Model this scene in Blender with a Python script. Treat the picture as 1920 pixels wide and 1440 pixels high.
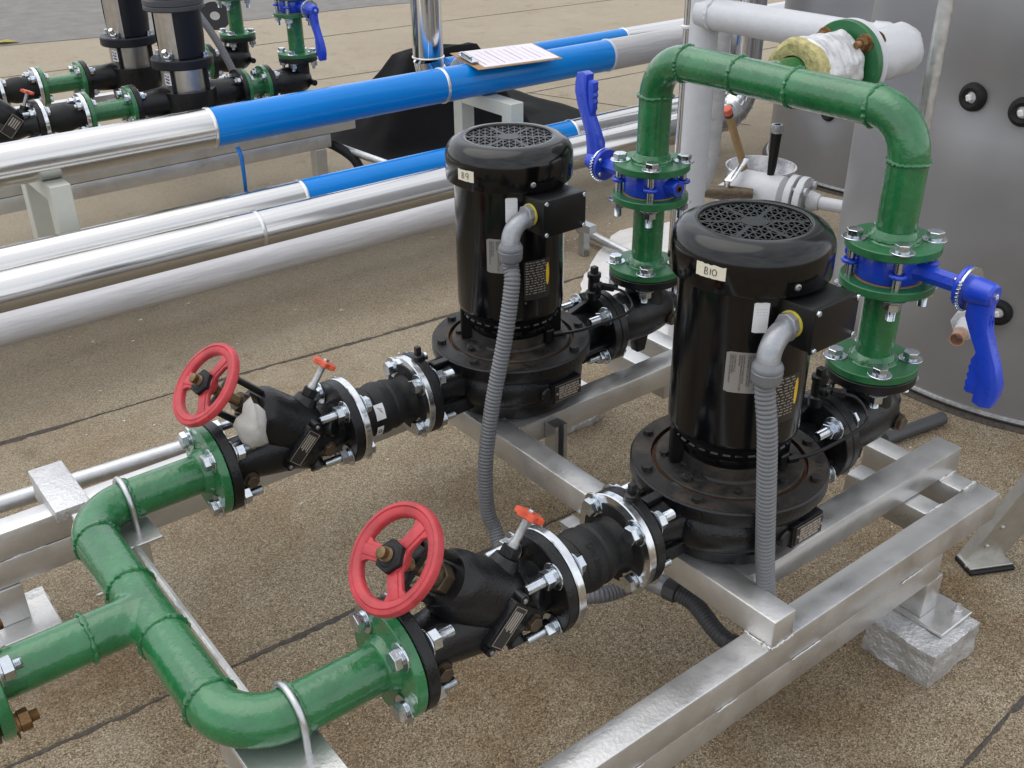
import bpy, bmesh, math, random
from mathutils import Vector as V, Matrix as MX, noise as NZ
random.seed(7)
R = math.radians
for o in list(bpy.data.objects): bpy.data.objects.remove(o)
sc = bpy.context.scene
col = sc.collection

# ------------------------------------------------------------------ camera
cam_d = bpy.data.cameras.new('camera'); cam = bpy.data.objects.new('camera', cam_d); col.objects.link(cam)
cam_d.sensor_width = 36; cam_d.lens = 36.28; cam_d.clip_end = 1000; cam_d.clip_start = .02
cam.matrix_world = MX(((.7875030, .3052363, -.5354156, -1.5205), (-.6162447, .3772471, -.6913228, -1.1983),
                       (-.0090328, .8743657, .4851834, 1.8313), (0, 0, 0, 1)))
sc.camera = cam
# ------------------------------------------------------------------ world: hazy bright sky with thin cloud
SUN_EL, SUN_AZ = R(68), R(118)          # azimuth measured from +X towards +Y
w = bpy.data.worlds.new('World'); sc.world = w; w.use_nodes = True
nt = w.node_tree; nt.nodes.clear()
def N(t, ty, **k):
    n = t.nodes.new(ty)
    for a, b in k.items(): setattr(n, a, b)
    return n
sky = N(nt, 'ShaderNodeTexSky', sky_type='NISHITA', sun_disc=False, sun_elevation=SUN_EL, sun_rotation=R(90) - SUN_AZ, dust_density=2.0, air_density=1.0)
tc = N(nt, 'ShaderNodeTexCoord'); mp = N(nt, 'ShaderNodeMapping'); mp.inputs['Scale'].default_value = (1.6, 1.6, 3.4)
nz = N(nt, 'ShaderNodeTexNoise'); nz.inputs['Scale'].default_value = 1.7; nz.inputs['Detail'].default_value = 7; nz.inputs['Roughness'].default_value = .55
rp = N(nt, 'ShaderNodeValToRGB'); rp.color_ramp.elements[0].position = .28; rp.color_ramp.elements[0].color = (.35, .35, .35, 1)
rp.color_ramp.elements[1].position = .62; rp.color_ramp.elements[1].color = (.96, .96, .96, 1)
mx = N(nt, 'ShaderNodeMix', data_type='RGBA'); mx.inputs['B'].default_value = (8.9, 9.0, 9.2, 1)
bg = N(nt, 'ShaderNodeBackground'); bg.inputs['Strength'].default_value = .1
out = N(nt, 'ShaderNodeOutputWorld')
L = nt.links.new
L(tc.outputs['Generated'], mp.inputs['Vector']); L(mp.outputs[0], nz.inputs['Vector']); L(nz.outputs['Fac'], rp.inputs[0])
L(rp.outputs[0], mx.inputs['Factor']); L(sky.outputs[0], mx.inputs['A']); L(mx.outputs['Result'], bg.inputs[0]); L(bg.outputs[0], out.inputs[0])
sd = bpy.data.lights.new('sun', 'SUN'); sun = bpy.data.objects.new('sun', sd); col.objects.link(sun)
sd.energy = .6; sd.angle = R(60); sd.color = (1, .965, .91)
sdir = V((math.cos(SUN_EL) * math.cos(SUN_AZ), math.cos(SUN_EL) * math.sin(SUN_AZ), math.sin(SUN_EL)))
sun.rotation_euler = sdir.to_track_quat('Z', 'Y').to_euler()
sc.view_settings.view_transform = 'Standard'; sc.view_settings.look = 'None'; sc.view_settings.gamma = 1
sc.view_settings.use_curve_mapping = False; sc.view_settings.exposure = 0.78
sc.render.engine = 'CYCLES'

# ------------------------------------------------------------------ materials
MATS = {}
def mat(name, base, rough=.5, metal=0., var=.0, vscale=8, bump=0., bscale=60, coat=0., spec=.5, stain=None, speck=None, rvar=0., aniso=None, trans=0, stretch=None, sheen=0):
    """base colour with soft large variation, optional stain colour, specks and fine relief"""
    m = bpy.data.materials.new(name); m.use_nodes = True; t = m.node_tree; p = t.nodes['Principled BSDF']
    l = t.links.new
    p.inputs['Roughness'].default_value = rough; p.inputs['Metallic'].default_value = metal
    p.inputs['Coat Weight'].default_value = coat; p.inputs['Coat Roughness'].default_value = .08; p.inputs['Specular IOR Level'].default_value = spec
    if trans: p.inputs['Transmission Weight'].default_value = trans
    tcn = N(t, 'ShaderNodeTexCoord'); vec = tcn.outputs['Object']
    if stretch:
        mpn = N(t, 'ShaderNodeMapping'); mpn.inputs['Scale'].default_value = stretch; l(vec, mpn.inputs['Vector']); vec = mpn.outputs[0]
    c = None
    if var or stain or speck:
        n = N(t, 'ShaderNodeTexNoise'); n.inputs['Scale'].default_value = vscale; n.inputs['Detail'].default_value = 6; n.inputs['Roughness'].default_value = .65
        l(vec, n.inputs['Vector'])
        r = N(t, 'ShaderNodeValToRGB'); r.color_ramp.elements[0].position = .3; r.color_ramp.elements[1].position = .7
        r.color_ramp.elements[0].color = tuple(x * (1 - var) for x in base) + (1,)
        r.color_ramp.elements[1].color = tuple(min(1, x * (1 + var)) for x in base) + (1,)
        l(n.outputs['Fac'], r.inputs[0]); c = r.outputs[0]
        if rvar:
            mr = N(t, 'ShaderNodeMapRange'); mr.inputs['From Min'].default_value = .3; mr.inputs['From Max'].default_value = .7
            mr.inputs['To Min'].default_value = max(.03, rough - rvar); mr.inputs['To Max'].default_value = min(1, rough + rvar)
            l(n.outputs['Fac'], mr.inputs[0]); l(mr.outputs[0], p.inputs['Roughness'])
    for ex in [stain, speck]:
        if ex:
            sc_, lo, hi, colr = ex
            n2 = N(t, 'ShaderNodeTexNoise'); n2.inputs['Scale'].default_value = sc_; n2.inputs['Detail'].default_value = 5; n2.inputs['Roughness'].default_value = .7
            l(vec, n2.inputs['Vector'])
            r2 = N(t, 'ShaderNodeMapRange'); r2.inputs['From Min'].default_value = lo; r2.inputs['From Max'].default_value = hi
            l(n2.outputs['Fac'], r2.inputs[0])
            mxn = N(t, 'ShaderNodeMix', data_type='RGBA'); l(r2.outputs[0], mxn.inputs['Factor']); l(c, mxn.inputs['A']); mxn.inputs['B'].default_value = tuple(colr) + (1,)
            c = mxn.outputs['Result']
    if c: l(c, p.inputs['Base Color'])
    else: p.inputs['Base Color'].default_value = tuple(base) + (1,)
    if bump:
        n3 = N(t, 'ShaderNodeTexNoise'); n3.inputs['Scale'].default_value = bscale; n3.inputs['Detail'].default_value = 4
        l(vec, n3.inputs['Vector'])
        b = N(t, 'ShaderNodeBump'); b.inputs['Strength'].default_value = 1; b.inputs['Distance'].default_value = bump
        l(n3.outputs['Fac'], b.inputs['Height']); l(b.outputs[0], p.inputs['Normal'])
        if coat: l(b.outputs[0], p.inputs['Coat Normal'])
    MATS[name] = m
    return m
mat('green', (.0145, .132, .042), .26, var=.26, vscale=11, bump=.0016, bscale=62, coat=.5, rvar=.08, speck=(95, .70, .76, (.05, .25, .10)))
mat('green_rim', (.018, .128, .044), .38, var=.2, vscale=25, bump=.0007, bscale=130, rvar=.1, speck=(60, .68, .75, (.12, .22, .1)))
mat('black_cast', (.0055, .0058, .0066), .34, var=.3, vscale=30, bump=.0010, bscale=170, rvar=.12, spec=.38)
mat('black_dusty', (.016, .0150, .014), .55, var=.45, vscale=22, bump=.0010, bscale=160, rvar=.12, spec=.3, stain=(9, .48, .72, (.060, .045, .032)))
mat('rust', (.075, .028, .010), .8, var=.6, vscale=40, bump=.001, bscale=120)
mat('black_gloss', (.0025, .0025, .003), .15, var=.2, vscale=8, bump=.0003, bscale=26, spec=.42, rvar=.05, speck=(48, .70, .80, (.030, .029, .027)))
mat('black_satin', (.005, .005, .0055), .34, spec=.32, var=.2, bump=.0004, bscale=300)
mat('black_matt', (.008, .008, .009), .6, spec=.3, var=.2, bump=.0004, bscale=200)
mat('black_cloth', (.0045, .0045, .005), .8, spec=.12, var=.3, bump=.001, bscale=60)
mat('rubber', (.010, .010, .010), .55, spec=.3, var=.3, vscale=40, bump=.0008, bscale=110, rvar=.1, stain=(25, .6, .8, (.04, .037, .034)))
mat('pvc_blackgrey', (.055, .056, .06), .5, var=.2)
mat('zinc', (.58, .62, .66), .23, 1., var=.12, vscale=60, bump=.0003, bscale=160, rvar=.08, stain=(50, .58, .8, (.48, .52, .60)))
mat('zinc_plate', (.66, .68, .70), .20, 1., var=.1, vscale=30, bump=.0003, bscale=60, rvar=.08)
mat('steel_dull', (.34, .34, .34), .45, .9, var=.3, vscale=60, bump=.0004, bscale=150)
mat('galv', (.52, .53, .54), .38, .9, var=.15, vscale=30, bump=.0004, bscale=90, rvar=.1)
mat('silver_paint', (.60, .595, .585), .36, .82, var=.10, vscale=9, bump=.0006, bscale=110, rvar=.10, stain=(6, .60, .80, (.42, .39, .33)), speck=(70, .735, .75, (.13, .10, .07)))
mat('silver_block', (.56, .56, .565), .42, .65, var=.12, vscale=30, bump=.0040, bscale=120, rvar=.12)
mat('alu_jacket', (.60, .595, .585), .19, 1., var=.03, vscale=3, bump=.0005, bscale=6, rvar=.03, stretch=(.35, 1, 1))
mat('alu_duct', (.74, .75, .77), .13, 1., var=.03, vscale=3, bump=.0016, bscale=7)
mat('foil_seam', (.72, .72, .71), .28, 1.)
mat('blue_film', (.0, .195, .61), .20, 0., var=.08, vscale=2, bump=.0016, bscale=5, spec=.32, stretch=(.5, 1, 1))
mat('blue_paint', (.010, .050, .50), .30, var=.12, vscale=20, bump=.0006, bscale=110, coat=.25, rvar=.06)
mat('red_wheel', (.40, .034, .042), .50, var=.28, vscale=20, bump=.0006, bscale=140, stain=(14, .58, .78, (.48, .08, .085)), speck=(38, .66, .74, (.20, .022, .024)))
mat('orange_wheel', (.55, .075, .028), .42, var=.2, vscale=60, bump=.0006, bscale=120, speck=(90, .66, .7, (.5, .35, .3)))
mat('white_paint', (.52, .53, .55), .42, var=.07, vscale=9, bump=.0013, bscale=48, rvar=.08, speck=(90, .72, .76, (.45, .44, .42)))
mat('white_rough', (.41, .403, .410), .5, var=.14, vscale=22, bump=.0045, bscale=46, stretch=(.12, 1, 1), stain=(5, .6, .8, (.44, .42, .41)))
mat('cream_paint', (.55, .56, .50), .42, var=.05, bump=.0004, bscale=120)
mat('conduit_grey', (.135, .138, .147), .42, var=.1, vscale=20, bump=.0004, bscale=120, rvar=.06)
mat('zinc_cast', (.30, .31, .33), .42, .55, var=.15, vscale=40, bump=.0006, bscale=120)
mat('fit_grey', (.165, .172, .185), .38, .2, var=.12, vscale=30, bump=.0004, bscale=120)
mat('yellow_ring', (.55, .47, .06), .5)
mat('yellow_plate', (.62, .40, .02), .4, var=.15, vscale=60)
mat('brass', (.17, .115, .058), .48, .85, var=.35, vscale=60, bump=.0004, bscale=200, rvar=.1)
mat('bronze_dark', (.10, .075, .05), .45, .6, var=.4, vscale=60)
mat('copper', (.70, .44, .32), .38, .7, var=.2, vscale=40)
mat('rust_nut', (.20, .11, .045), .5, .6, var=.6, vscale=60, speck=(30, .6, .68, (.1, .25, .05)))
mat('tape', (.66, .62, .50), .6, var=.06, vscale=60, bump=.0006, bscale=150)
mat('paper', (.68, .68, .69), .6, var=.04, vscale=30, bump=.0003, bscale=60)
mat('paper_form', (.70, .66, .70), .6, var=.05, vscale=30)
mat('paper_line', (.38, .25, .33), .7)
mat('ink', (.01, .01, .012), .6)
mat('ink_grey', (.30, .30, .32), .6)
mat('label_metal', (.40, .40, .41), .32, .75, var=.06)
mat('label_dark', (.03, .028, .027), .35, .3)
mat('label_line', (.42, .38, .33), .4, .5)
mat('rag', (.48, .46, .43), .85, var=.1, vscale=25, bump=.001, bscale=60)
mat('wood_stick', (.30, .19, .085), .6, var=.3, vscale=12, bump=.0004, bscale=100, stretch=(1, 1, .15))
mat('wood_board', (.33, .19, .08), .55, var=.15, vscale=30)
mat('red_tip', (.55, .11, .06), .6)
mat('foam', (.42, .37, .17), .9, var=.4, vscale=60, bump=.004, bscale=90)
mat('foil', (.62, .62, .63), .42, .45, var=.1, vscale=20, bump=.0035, bscale=30, stretch=(.25, 1, 1))
mat('pail', (.60, .60, .61), .45, var=.25, vscale=16, stain=(9, .45, .62, (.24, .24, .26)))
mat('tank_steel', (.30, .30, .307), .40, .55, var=.05, vscale=2.2, bump=.0010, bscale=6, rvar=.05, speck=(3.2, .66, .80, (.36, .34, .30)), stain=(60, .74, .78, (.34, .34, .34)))
mat('plastic_sheet', (.62, .60, .58), .32, var=.08, vscale=9, bump=.006, bscale=22)
mat('pump_steel', (.46, .44, .41), .30, 1., var=.12, vscale=20, bump=.0004, bscale=100)
mat('navy_plastic', (.007, .008, .013), .42, spec=.3, var=.1, bump=.0004, bscale=200)
mat('grey_plastic', (.05, .052, .058), .5, var=.1)
mat('blue_tape', (.0, .13, .42), .5)
mat('bitumen', (.050, .041, .033), .75, var=.5, vscale=60, bump=.002, bscale=120)
mat('strip_grey', (.165, .158, .145), .9, var=.2, vscale=5, bump=.003, bscale=200, speck=(300, .55, .68, (.22, .21, .2)))
mat('flake', (.55, .53, .47), .8, var=.2, vscale=40)
mat('leaf', (.33, .27, .04), .6, var=.3, vscale=60)
mat('alu_ladder', (.50, .49, .46), .42, .85, var=.12, vscale=20, bump=.0004, bscale=100, stain=(9, .58, .75, (.36, .33, .27)))
mat('strut', (.45, .46, .47), .35, .9, var=.12, vscale=40)

def ground_mat():
    m = bpy.data.materials.new('roof_felt'); m.use_nodes = True; t = m.node_tree; p = t.nodes['Principled BSDF']; l = t.links.new
    tcn = N(t, 'ShaderNodeTexCoord'); o = tcn.outputs['Object']
    def noise(s, d=5, r=.6):
        n = N(t, 'ShaderNodeTexNoise'); n.inputs['Scale'].default_value = s; n.inputs['Detail'].default_value = d; n.inputs['Roughness'].default_value = r
        l(o, n.inputs['Vector']); return n.outputs['Fac']
    def mr(x, a, b, c=0., d=1.):
        q = N(t, 'ShaderNodeMapRange'); q.inputs['From Min'].default_value = a; q.inputs['From Max'].default_value = b
        q.inputs['To Min'].default_value = c; q.inputs['To Max'].default_value = d; l(x, q.inputs[0]); return q.outputs[0]
    def mix(f, a, b, mode='MIX'):
        q = N(t, 'ShaderNodeMix', data_type='RGBA', blend_type=mode)
        for i, x in (('Factor', f), ('A', a), ('B', b)):
            if isinstance(x, (tuple, list)): q.inputs[i].default_value = tuple(x) + (1,)
            elif isinstance(x, (int, float)): q.inputs[i].default_value = x
            else: l(x, q.inputs[i])
        return q.outputs['Result']
    vo = N(t, 'ShaderNodeTexVoronoi'); vo.inputs['Scale'].default_value = 340; l(o, vo.inputs['Vector'])
    sep = N(t, 'ShaderNodeSeparateColor'); l(vo.outputs['Color'], sep.inputs[0])
    g = N(t, 'ShaderNodeValToRGB'); cr = g.color_ramp
    cr.elements[0].position = 0; cr.elements[0].color = (.080, .060, .036, 1)
    cr.elements[1].position = 1; cr.elements[1].color = (.47, .40, .290, 1)
    for pos, c in [(.30, (.185, .148, .098)), (.62, (.262, .212, .146)), (.85, (.345, .288, .204))]:
        e = cr.elements.new(pos); e.color = c + (1,)
    l(sep.outputs[0], g.inputs[0])
    c = g.outputs[0]
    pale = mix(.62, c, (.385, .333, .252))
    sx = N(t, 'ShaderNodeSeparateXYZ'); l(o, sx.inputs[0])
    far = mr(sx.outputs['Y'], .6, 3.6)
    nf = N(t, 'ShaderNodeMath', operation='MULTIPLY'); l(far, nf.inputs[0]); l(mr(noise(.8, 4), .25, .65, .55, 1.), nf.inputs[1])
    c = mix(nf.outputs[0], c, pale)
    # worn, stained patches: brown wet-looking streaks, grey scuffs
    st = N(t, 'ShaderNodeMath', operation='MULTIPLY'); l(mr(noise(1.9, 7, .66), .45, .66), st.inputs[0]); l(mr(sx.outputs['Y'], 3.2, .8), st.inputs[1])
    c = mix(mr(st.outputs[0], 0, 1, 0, .72), c, mix(1., c, (.58, .43, .255), 'MULTIPLY'))
    c = mix(mr(noise(1.1, 5, .6), .55, .75, 0, .5), c, mix(1., c, (.68, .62, .55), 'MULTIPLY'))
    c = mix(mr(noise(4.2, 6, .7), .58, .70, 0, .55), c, mix(1., c, (.52, .50, .47), 'MULTIPLY'))
    c = mix(mr(noise(3.4, 6, .7), .56, .72, 0, .30), c, (.42, .37, .29))
    c = mix(mr(noise(38, 3, .6), .68, .74, 0, .5), c, (.07, .05, .035))
    l(c, p.inputs['Base Color']); p.inputs['Roughness'].default_value = .88; p.inputs['Specular IOR Level'].default_value = .3
    bm_ = N(t, 'ShaderNodeBump'); bm_.inputs['Distance'].default_value = .0022; bm_.inputs['Strength'].default_value = .9
    l(vo.outputs['Distance'], bm_.inputs['Height'])
    b2 = N(t, 'ShaderNodeBump'); b2.inputs['Distance'].default_value = .012; b2.inputs['Strength'].default_value = .5
    l(noise(9, 5), b2.inputs['Height']); l(bm_.outputs[0], b2.inputs['Normal']); l(b2.outputs[0], p.inputs['Normal'])
    MATS['roof_felt'] = m
ground_mat()

# ------------------------------------------------------------------ mesh helpers
W = {}
def basis(ax, hint=None):
    a = V(ax).normalized()
    h = V(hint) if hint is not None else (V((0, 0, 1)) if abs(a.z) < .9 else V((1, 0, 0)))
    u = (h - a * h.dot(a)).normalized()
    return a, u, a.cross(u)
class MB:
    def __init__(s): s.v = []; s.f = []
    def add(s, vs, fs):
        o = len(s.v); s.v += [tuple(x) for x in vs]; s.f += [tuple(i + o for i in f) for f in fs]; return s
    def box(s, lo, hi, bev=.0, rot=None, seg=1):
        lo, hi = V(lo), V(hi); c = (lo + hi) / 2; d = hi - lo
        bm = bmesh.new(); bmesh.ops.create_cube(bm, size=1)
        for v in bm.verts: v.co = V((v.co.x * d.x, v.co.y * d.y, v.co.z * d.z))
        if bev: bmesh.ops.bevel(bm, geom=bm.edges[:], offset=bev, segments=seg, affect='EDGES', profile=.5)
        if rot is not None:
            for v in bm.verts: v.co = rot @ v.co
        bm.verts.index_update()
        s.add([v.co + c for v in bm.verts], [[v.index for v in f.verts] for f in bm.faces]); bm.free(); return s
    def lathe(s, prof, o, ax, n=32, hint=None, a0=0., a1=2 * math.pi, jit=0):
        a, u, w_ = basis(ax, hint); o = V(o); full = abs(a1 - a0 - 2 * math.pi) < 1e-6
        m = n if full else n + 1; vs = []
        for r, h in prof:
            for i in range(m):
                t = a0 + (a1 - a0) * i / n
                vs.append(o + a * h + (u * math.cos(t) + w_ * math.sin(t)) * r)
        fs = []
        for k in range(len(prof) - 1):
            for i in range(n):
                j = (i + 1) % m
                fs.append((k * m + i, k * m + j, (k + 1) * m + j, (k + 1) * m + i))
        return s.add(vs, fs)
    def disc(s, prof, o, ax, n=32, hint=None):
        """lathe with closed ends"""
        p = [(0.0001, prof[0][1])] + list(prof) + [(0.0001, prof[-1][1])]
        return s.lathe(p, o, ax, n, hint)
    def cyl(s, a, b, r, r2=None, n=24, hint=None):
        a, b = V(a), V(b); r2 = r if r2 is None else r2; h = (b - a).length
        return s.disc([(r, 0), (r2, h)], a, b - a, n, hint)
    def hexa(s, a, b, r, hint=None, n=6):
        a, b = V(a), V(b); h = (b - a).length; c = r * .09
        return s.disc([(r - c, 0), (r, c * .5), (r, h - c * .6), (r - c, h)], a, b - a, n, hint)
    def tube(s, path, r, n=16, cap=True, up=None, closed=False):
        P = [V(p) for p in path]; m = len(P); rr = r if isinstance(r, (list, tuple)) else [r] * m
        T = [((P[(i + 1) % m] if (closed or i < m - 1) else P[i]) - (P[i - 1] if (closed or i > 0) else P[i])).normalized() for i in range(m)]
        _, u, _ = basis(T[0], up); vs = []
        for i in range(m):
            u = (u - T[i] * u.dot(T[i])).normalized(); w_ = T[i].cross(u)
            for k in range(n):
                t = 2 * math.pi * k / n; vs.append(P[i] + (u * math.cos(t) + w_ * math.sin(t)) * rr[i])
        fs = []
        for i in range(m if closed else m - 1):
            j = (i + 1) % m
            for k in range(n): fs.append((i * n + k, i * n + (k + 1) % n, j * n + (k + 1) % n, j * n + k))
        if cap and not closed: fs.append(tuple(range(n - 1, -1, -1))); fs.append(tuple((m - 1) * n + k for k in range(n)))
        return s.add(vs, fs)
    def prism(s, poly, o, ex, ey, ez, t, bev=0.):
        """polygon in (ex, ey), extruded t along ez, centred"""
        o, ex, ey, ez = V(o), V(ex), V(ey), V(ez); n = len(poly)
        bm = bmesh.new()
        a = [bm.verts.new(o + ex * x + ey * y - ez * t / 2) for x, y in poly]
        b = [bm.verts.new(o + ex * x + ey * y + ez * t / 2) for x, y in poly]
        bm.faces.new(a[::-1]); bm.faces.new(b)
        for i in range(n): bm.faces.new((a[i], a[(i + 1) % n], b[(i + 1) % n], b[i]))
        bmesh.ops.recalc_face_normals(bm, faces=bm.faces[:])
        if bev:
            es = [e for e in bm.edges if any(len(f.verts) == n for f in e.link_faces)]
            bmesh.ops.bevel(bm, geom=es, offset=bev, segments=2, affect='EDGES', profile=.5)
        bm.verts.index_update()
        s.add([v.co for v in bm.verts], [[v.index for v in f.verts] for f in bm.faces]); bm.free(); return s
    def torus(s, o, ax, R_, r, n=32, k=10, hint=None, rz=1.):
        a, u, w_ = basis(ax, hint)
        return s.tube([V(o) + (u * math.cos(2 * math.pi * i / n) + w_ * math.sin(2 * math.pi * i / n)) * R_ for i in range(n)], r, k, closed=True, up=a)
    def weld(s, o, ax, R_, r=.004, n=56):
        """lumpy weld bead round a pipe"""
        a, u, w_ = basis(ax); o = V(o); rr = []; pts = []
        for i in range(n):
            t = 2 * math.pi * i / n; j = random.uniform(-.38, .38)
            pts.append(o + (u * math.cos(t) + w_ * math.sin(t)) * (R_ + r * .1) + a * r * random.uniform(-.3, .3)); rr.append(r * (1 + j))
        return s.tube(pts, rr, 8, closed=True, up=a)
    def mesh(s, name, m, smooth=True, ang=32):
        me = bpy.data.meshes.new(name); me.from_pydata(s.v, [], s.f); me.validate(); me.update()
        bm = bmesh.new(); bm.from_mesh(me); bmesh.ops.recalc_face_normals(bm, faces=bm.faces[:]); bm.to_mesh(me); bm.free()
        if smooth: me.shade_smooth(); me.set_sharp_from_angle(angle=R(ang))
        me.materials.append(MATS[m]); return me
    def build(s, name, m, parent=None, smooth=True, ang=32, label=None, kind=None):
        return put(name, s.mesh(name, m, smooth, ang), parent, None, label, kind)
def put(name, me, parent=None, M=None, label=None, kind=None):
    o = bpy.data.objects.new(name, me); col.objects.link(o); M = M or MX.Identity(4)
    if parent is not None:
        o.parent = parent; o.matrix_parent_inverse = W[parent.name].inverted()
    o.matrix_basis = M; W[o.name] = M
    if label: o['label'] = label
    if kind: o['kind'] = kind
    return o
def thing(name, loc, label, cat, group=None):
    o = bpy.data.objects.new(name, None); col.objects.link(o); o.empty_display_size = .05
    o.location = loc; W[o.name] = MX.Translation(V(loc)); return tag(o, label, cat, group)
def tag(o, label, cat, group=None):
    o['label'] = label; o['category'] = cat
    if group: o['group'] = group
    return o
def arc(c, r, e1, e2, a0, a1, n=12):
    c, e1, e2 = V(c), V(e1), V(e2)
    return [c + e1 * (r * math.cos(a0 + (a1 - a0) * i / n)) + e2 * (r * math.sin(a0 + (a1 - a0) * i / n)) for i in range(n + 1)]
X, Y, Z = V((1, 0, 0)), V((0, 1, 0)), V((0, 0, 1))
BOLT = {}
def bolt_mesh(L_, m='zinc', s=1., tail=.030):
    k = (round(L_, 4), m, s, tail)
    if k not in BOLT:
        b = MB()
        b.disc([(.0225 * s, -.0028 * s), (.0235 * s, -.002 * s), (.0235 * s, -.0001), (.0225 * s, 0)], (0, 0, 0), Z, 28)
        b.disc([(.0138 * s, -.0058 * s), (.0138 * s, -.0030 * s)], (0, 0, 0), Z, 20)
        b.hexa((0, 0, -.006 * s), (0, 0, -.0175 * s), .0165 * s)
        b.cyl((0, 0, -.001), (0, 0, L_ + .001), .0085 * s, n=12)
        b.disc([(.0225 * s, 0), (.0235 * s, .0006), (.0235 * s, .002 * s), (.0225 * s, .0028 * s)], (0, 0, L_), Z, 28)
        b.disc([(.0138 * s, .0030 * s), (.0138 * s, .0066 * s)], (0, 0, L_), Z, 20)
        b.hexa((0, 0, L_ + .0068 * s), (0, 0, L_ + .022 * s), .0165 * s)
        pr = []; h = L_ + .022 * s; e = L_ + .022 * s + tail * s
        i = 0
        while h < e:
            pr.append(((.0090 if i % 2 else .0080) * s, h)); h += .0011 * s; i += 1
        pr.append((.0072 * s, e)); b.disc(pr, (0, 0, 0), Z, 14)
        BOLT[k] = b.mesh('bolt', m)
    return BOLT[k]
def saddle(c, h, n_, r, rb, ext=.034, up=.030, seg=48, rows=8):
    """smooth tee fillet: header axis h, branch axis n_"""
    c, h, n_ = V(c), V(h), V(n_); w_ = h.cross(n_); vs = []
    for k in range(rows + 1):
        u = k / rows
        for i in range(seg):
            a = 2 * math.pi * i / seg; q = .9985 * rb * math.sin(a); e = (1 - u) ** 2.2
            t_ = (rb * .999 + ext * e) * math.cos(a); dp = math.sqrt(max(0, r * r - q * q)) - .0012 + up * u ** 2.2 + .001 * u
            vs.append(c + h * t_ + w_ * q + n_ * dp)
    return vs, [(k * seg + i, k * seg + (i + 1) % seg, (k + 1) * seg + (i + 1) % seg, (k + 1) * seg + i) for k in range(rows) for i in range(seg)]
def frame_mat(o, ax, spin=0.):
    a, u, w_ = basis(ax); u2 = u * math.cos(spin) + w_ * math.sin(spin); w2 = a.cross(u2)
    M = MX.Identity(4)
    for i in range(3): M[i][0] = u2[i]; M[i][1] = w2[i]; M[i][2] = a[i]; M[i][3] = o[i]
    return M
def bolts(parent, c, ax, e1, e2, a, L_, m='zinc', s=1.18, tail=.026, skip=()):
    c, e1, e2 = V(c), V(e1), V(e2)
    for i, (p, q) in enumerate(((1, 1), (-1, 1), (-1, -1), (1, -1))):
        if i in skip: continue
        put('bolt', bolt_mesh(L_, m, s, tail), parent, frame_mat(c + e1 * (a * p) + e2 * (a * q), ax, random.uniform(0, 1)))
HEX = {}
def hexhead(parent, o, ax, r, h, m='black_dusty', name='bolt', wash=0):
    k = (r, h, m, wash)
    if k not in HEX:
        b = MB(); b.hexa((0, 0, -.001), (0, 0, h), r)
        if wash: b.disc([(r * wash, -.002), (r * wash, .0025)], (0, 0, 0), Z, 20)
        HEX[k] = b.mesh(name, m)
    return put(name, HEX[k], parent, frame_mat(V(o), ax, random.uniform(0, 1)))
FR = .106                                         # flange radius
def flange(parent, c, ax, t, m, r=FR, bore=.04, name='flange'):
    b = MB(); b.lathe([(bore, 0), (r - .002, 0), (r, .002), (r, t - .002), (r - .002, t), (bore, t), (bore, 0)], c, ax, 64)
    return b.build(name, m, parent)
def wobble(me, amp, sc_, axes=(1, 1, 1)):
    for v in me.vertices:
        n = NZ.noise_vector(v.co * sc_); v.co += V((n.x * axes[0], n.y * axes[1], n.z * axes[2])) * amp
def text_geo(body, size, align='LEFT', sx=1.):
    cu = bpy.data.curves.new('t', 'FONT'); cu.body = body; cu.size = size; cu.align_x = align; cu.resolution_u = 2
    o = bpy.data.objects.new('t', cu); col.objects.link(o)
    me = bpy.data.meshes.new_from_object(o.evaluated_get(bpy.context.evaluated_depsgraph_get()))
    vs = [(v.co.x * sx, v.co.y) for v in me.vertices]; fs = [tuple(p.vertices) for p in me.polygons]
    bpy.data.objects.remove(o); bpy.data.meshes.remove(me); return vs, fs
def on_cyl(pts, c, r, a0, z0, rot=0.):
    """(x, y) flat -> cylinder of radius r about c; rot turns the artwork first; x runs counter-clockwise seen from outside left to right"""
    ca, sa = math.cos(rot), math.sin(rot); out_ = []
    for x, y in pts:
        x, y = x * ca - y * sa, x * sa + y * ca; t = a0 + x / r
        out_.append((c[0] + r * math.cos(t), c[1] + r * math.sin(t), z0 + y))
    return out_
def cyl_patch(parent, name, m, c, r, a0, z0, w_, h, t=.0006, rag_=0., n=10, rnd=.0):
    """thin sticker wrapped round a cylinder"""
    b = MB(); rr = random.Random(name + str(a0)); top = []; bot = []
    for i in range(n + 1):
        x = -w_ / 2 + w_ * i / n; j = rr.uniform(-rag_, rag_)
        cut = rnd if i in (0, n) else 0
        top.append((x, h / 2 + j - cut)); bot.append((x, -h / 2 + rr.uniform(-rag_, rag_) * .5 + cut))
    o_ = on_cyl(top, c, r + t, a0, z0) + on_cyl(bot, c, r + t, a0, z0) + on_cyl(top, c, r - .0005, a0, z0) + on_cyl(bot, c, r - .0005, a0, z0)
    k = n + 1; fs = []
    for i in range(n):
        fs.append((i, i + 1, k + i + 1, k + i)); fs.append((i + 1, i, 2 * k + i, 2 * k + i + 1)); fs.append((k + i, k + i + 1, 3 * k + i + 1, 3 * k + i))
    fs += [(0, k, 3 * k, 2 * k), (n, 2 * k + n, 3 * k + n, k + n)]
    return b.add(o_, fs).build(name, m, parent)

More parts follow.
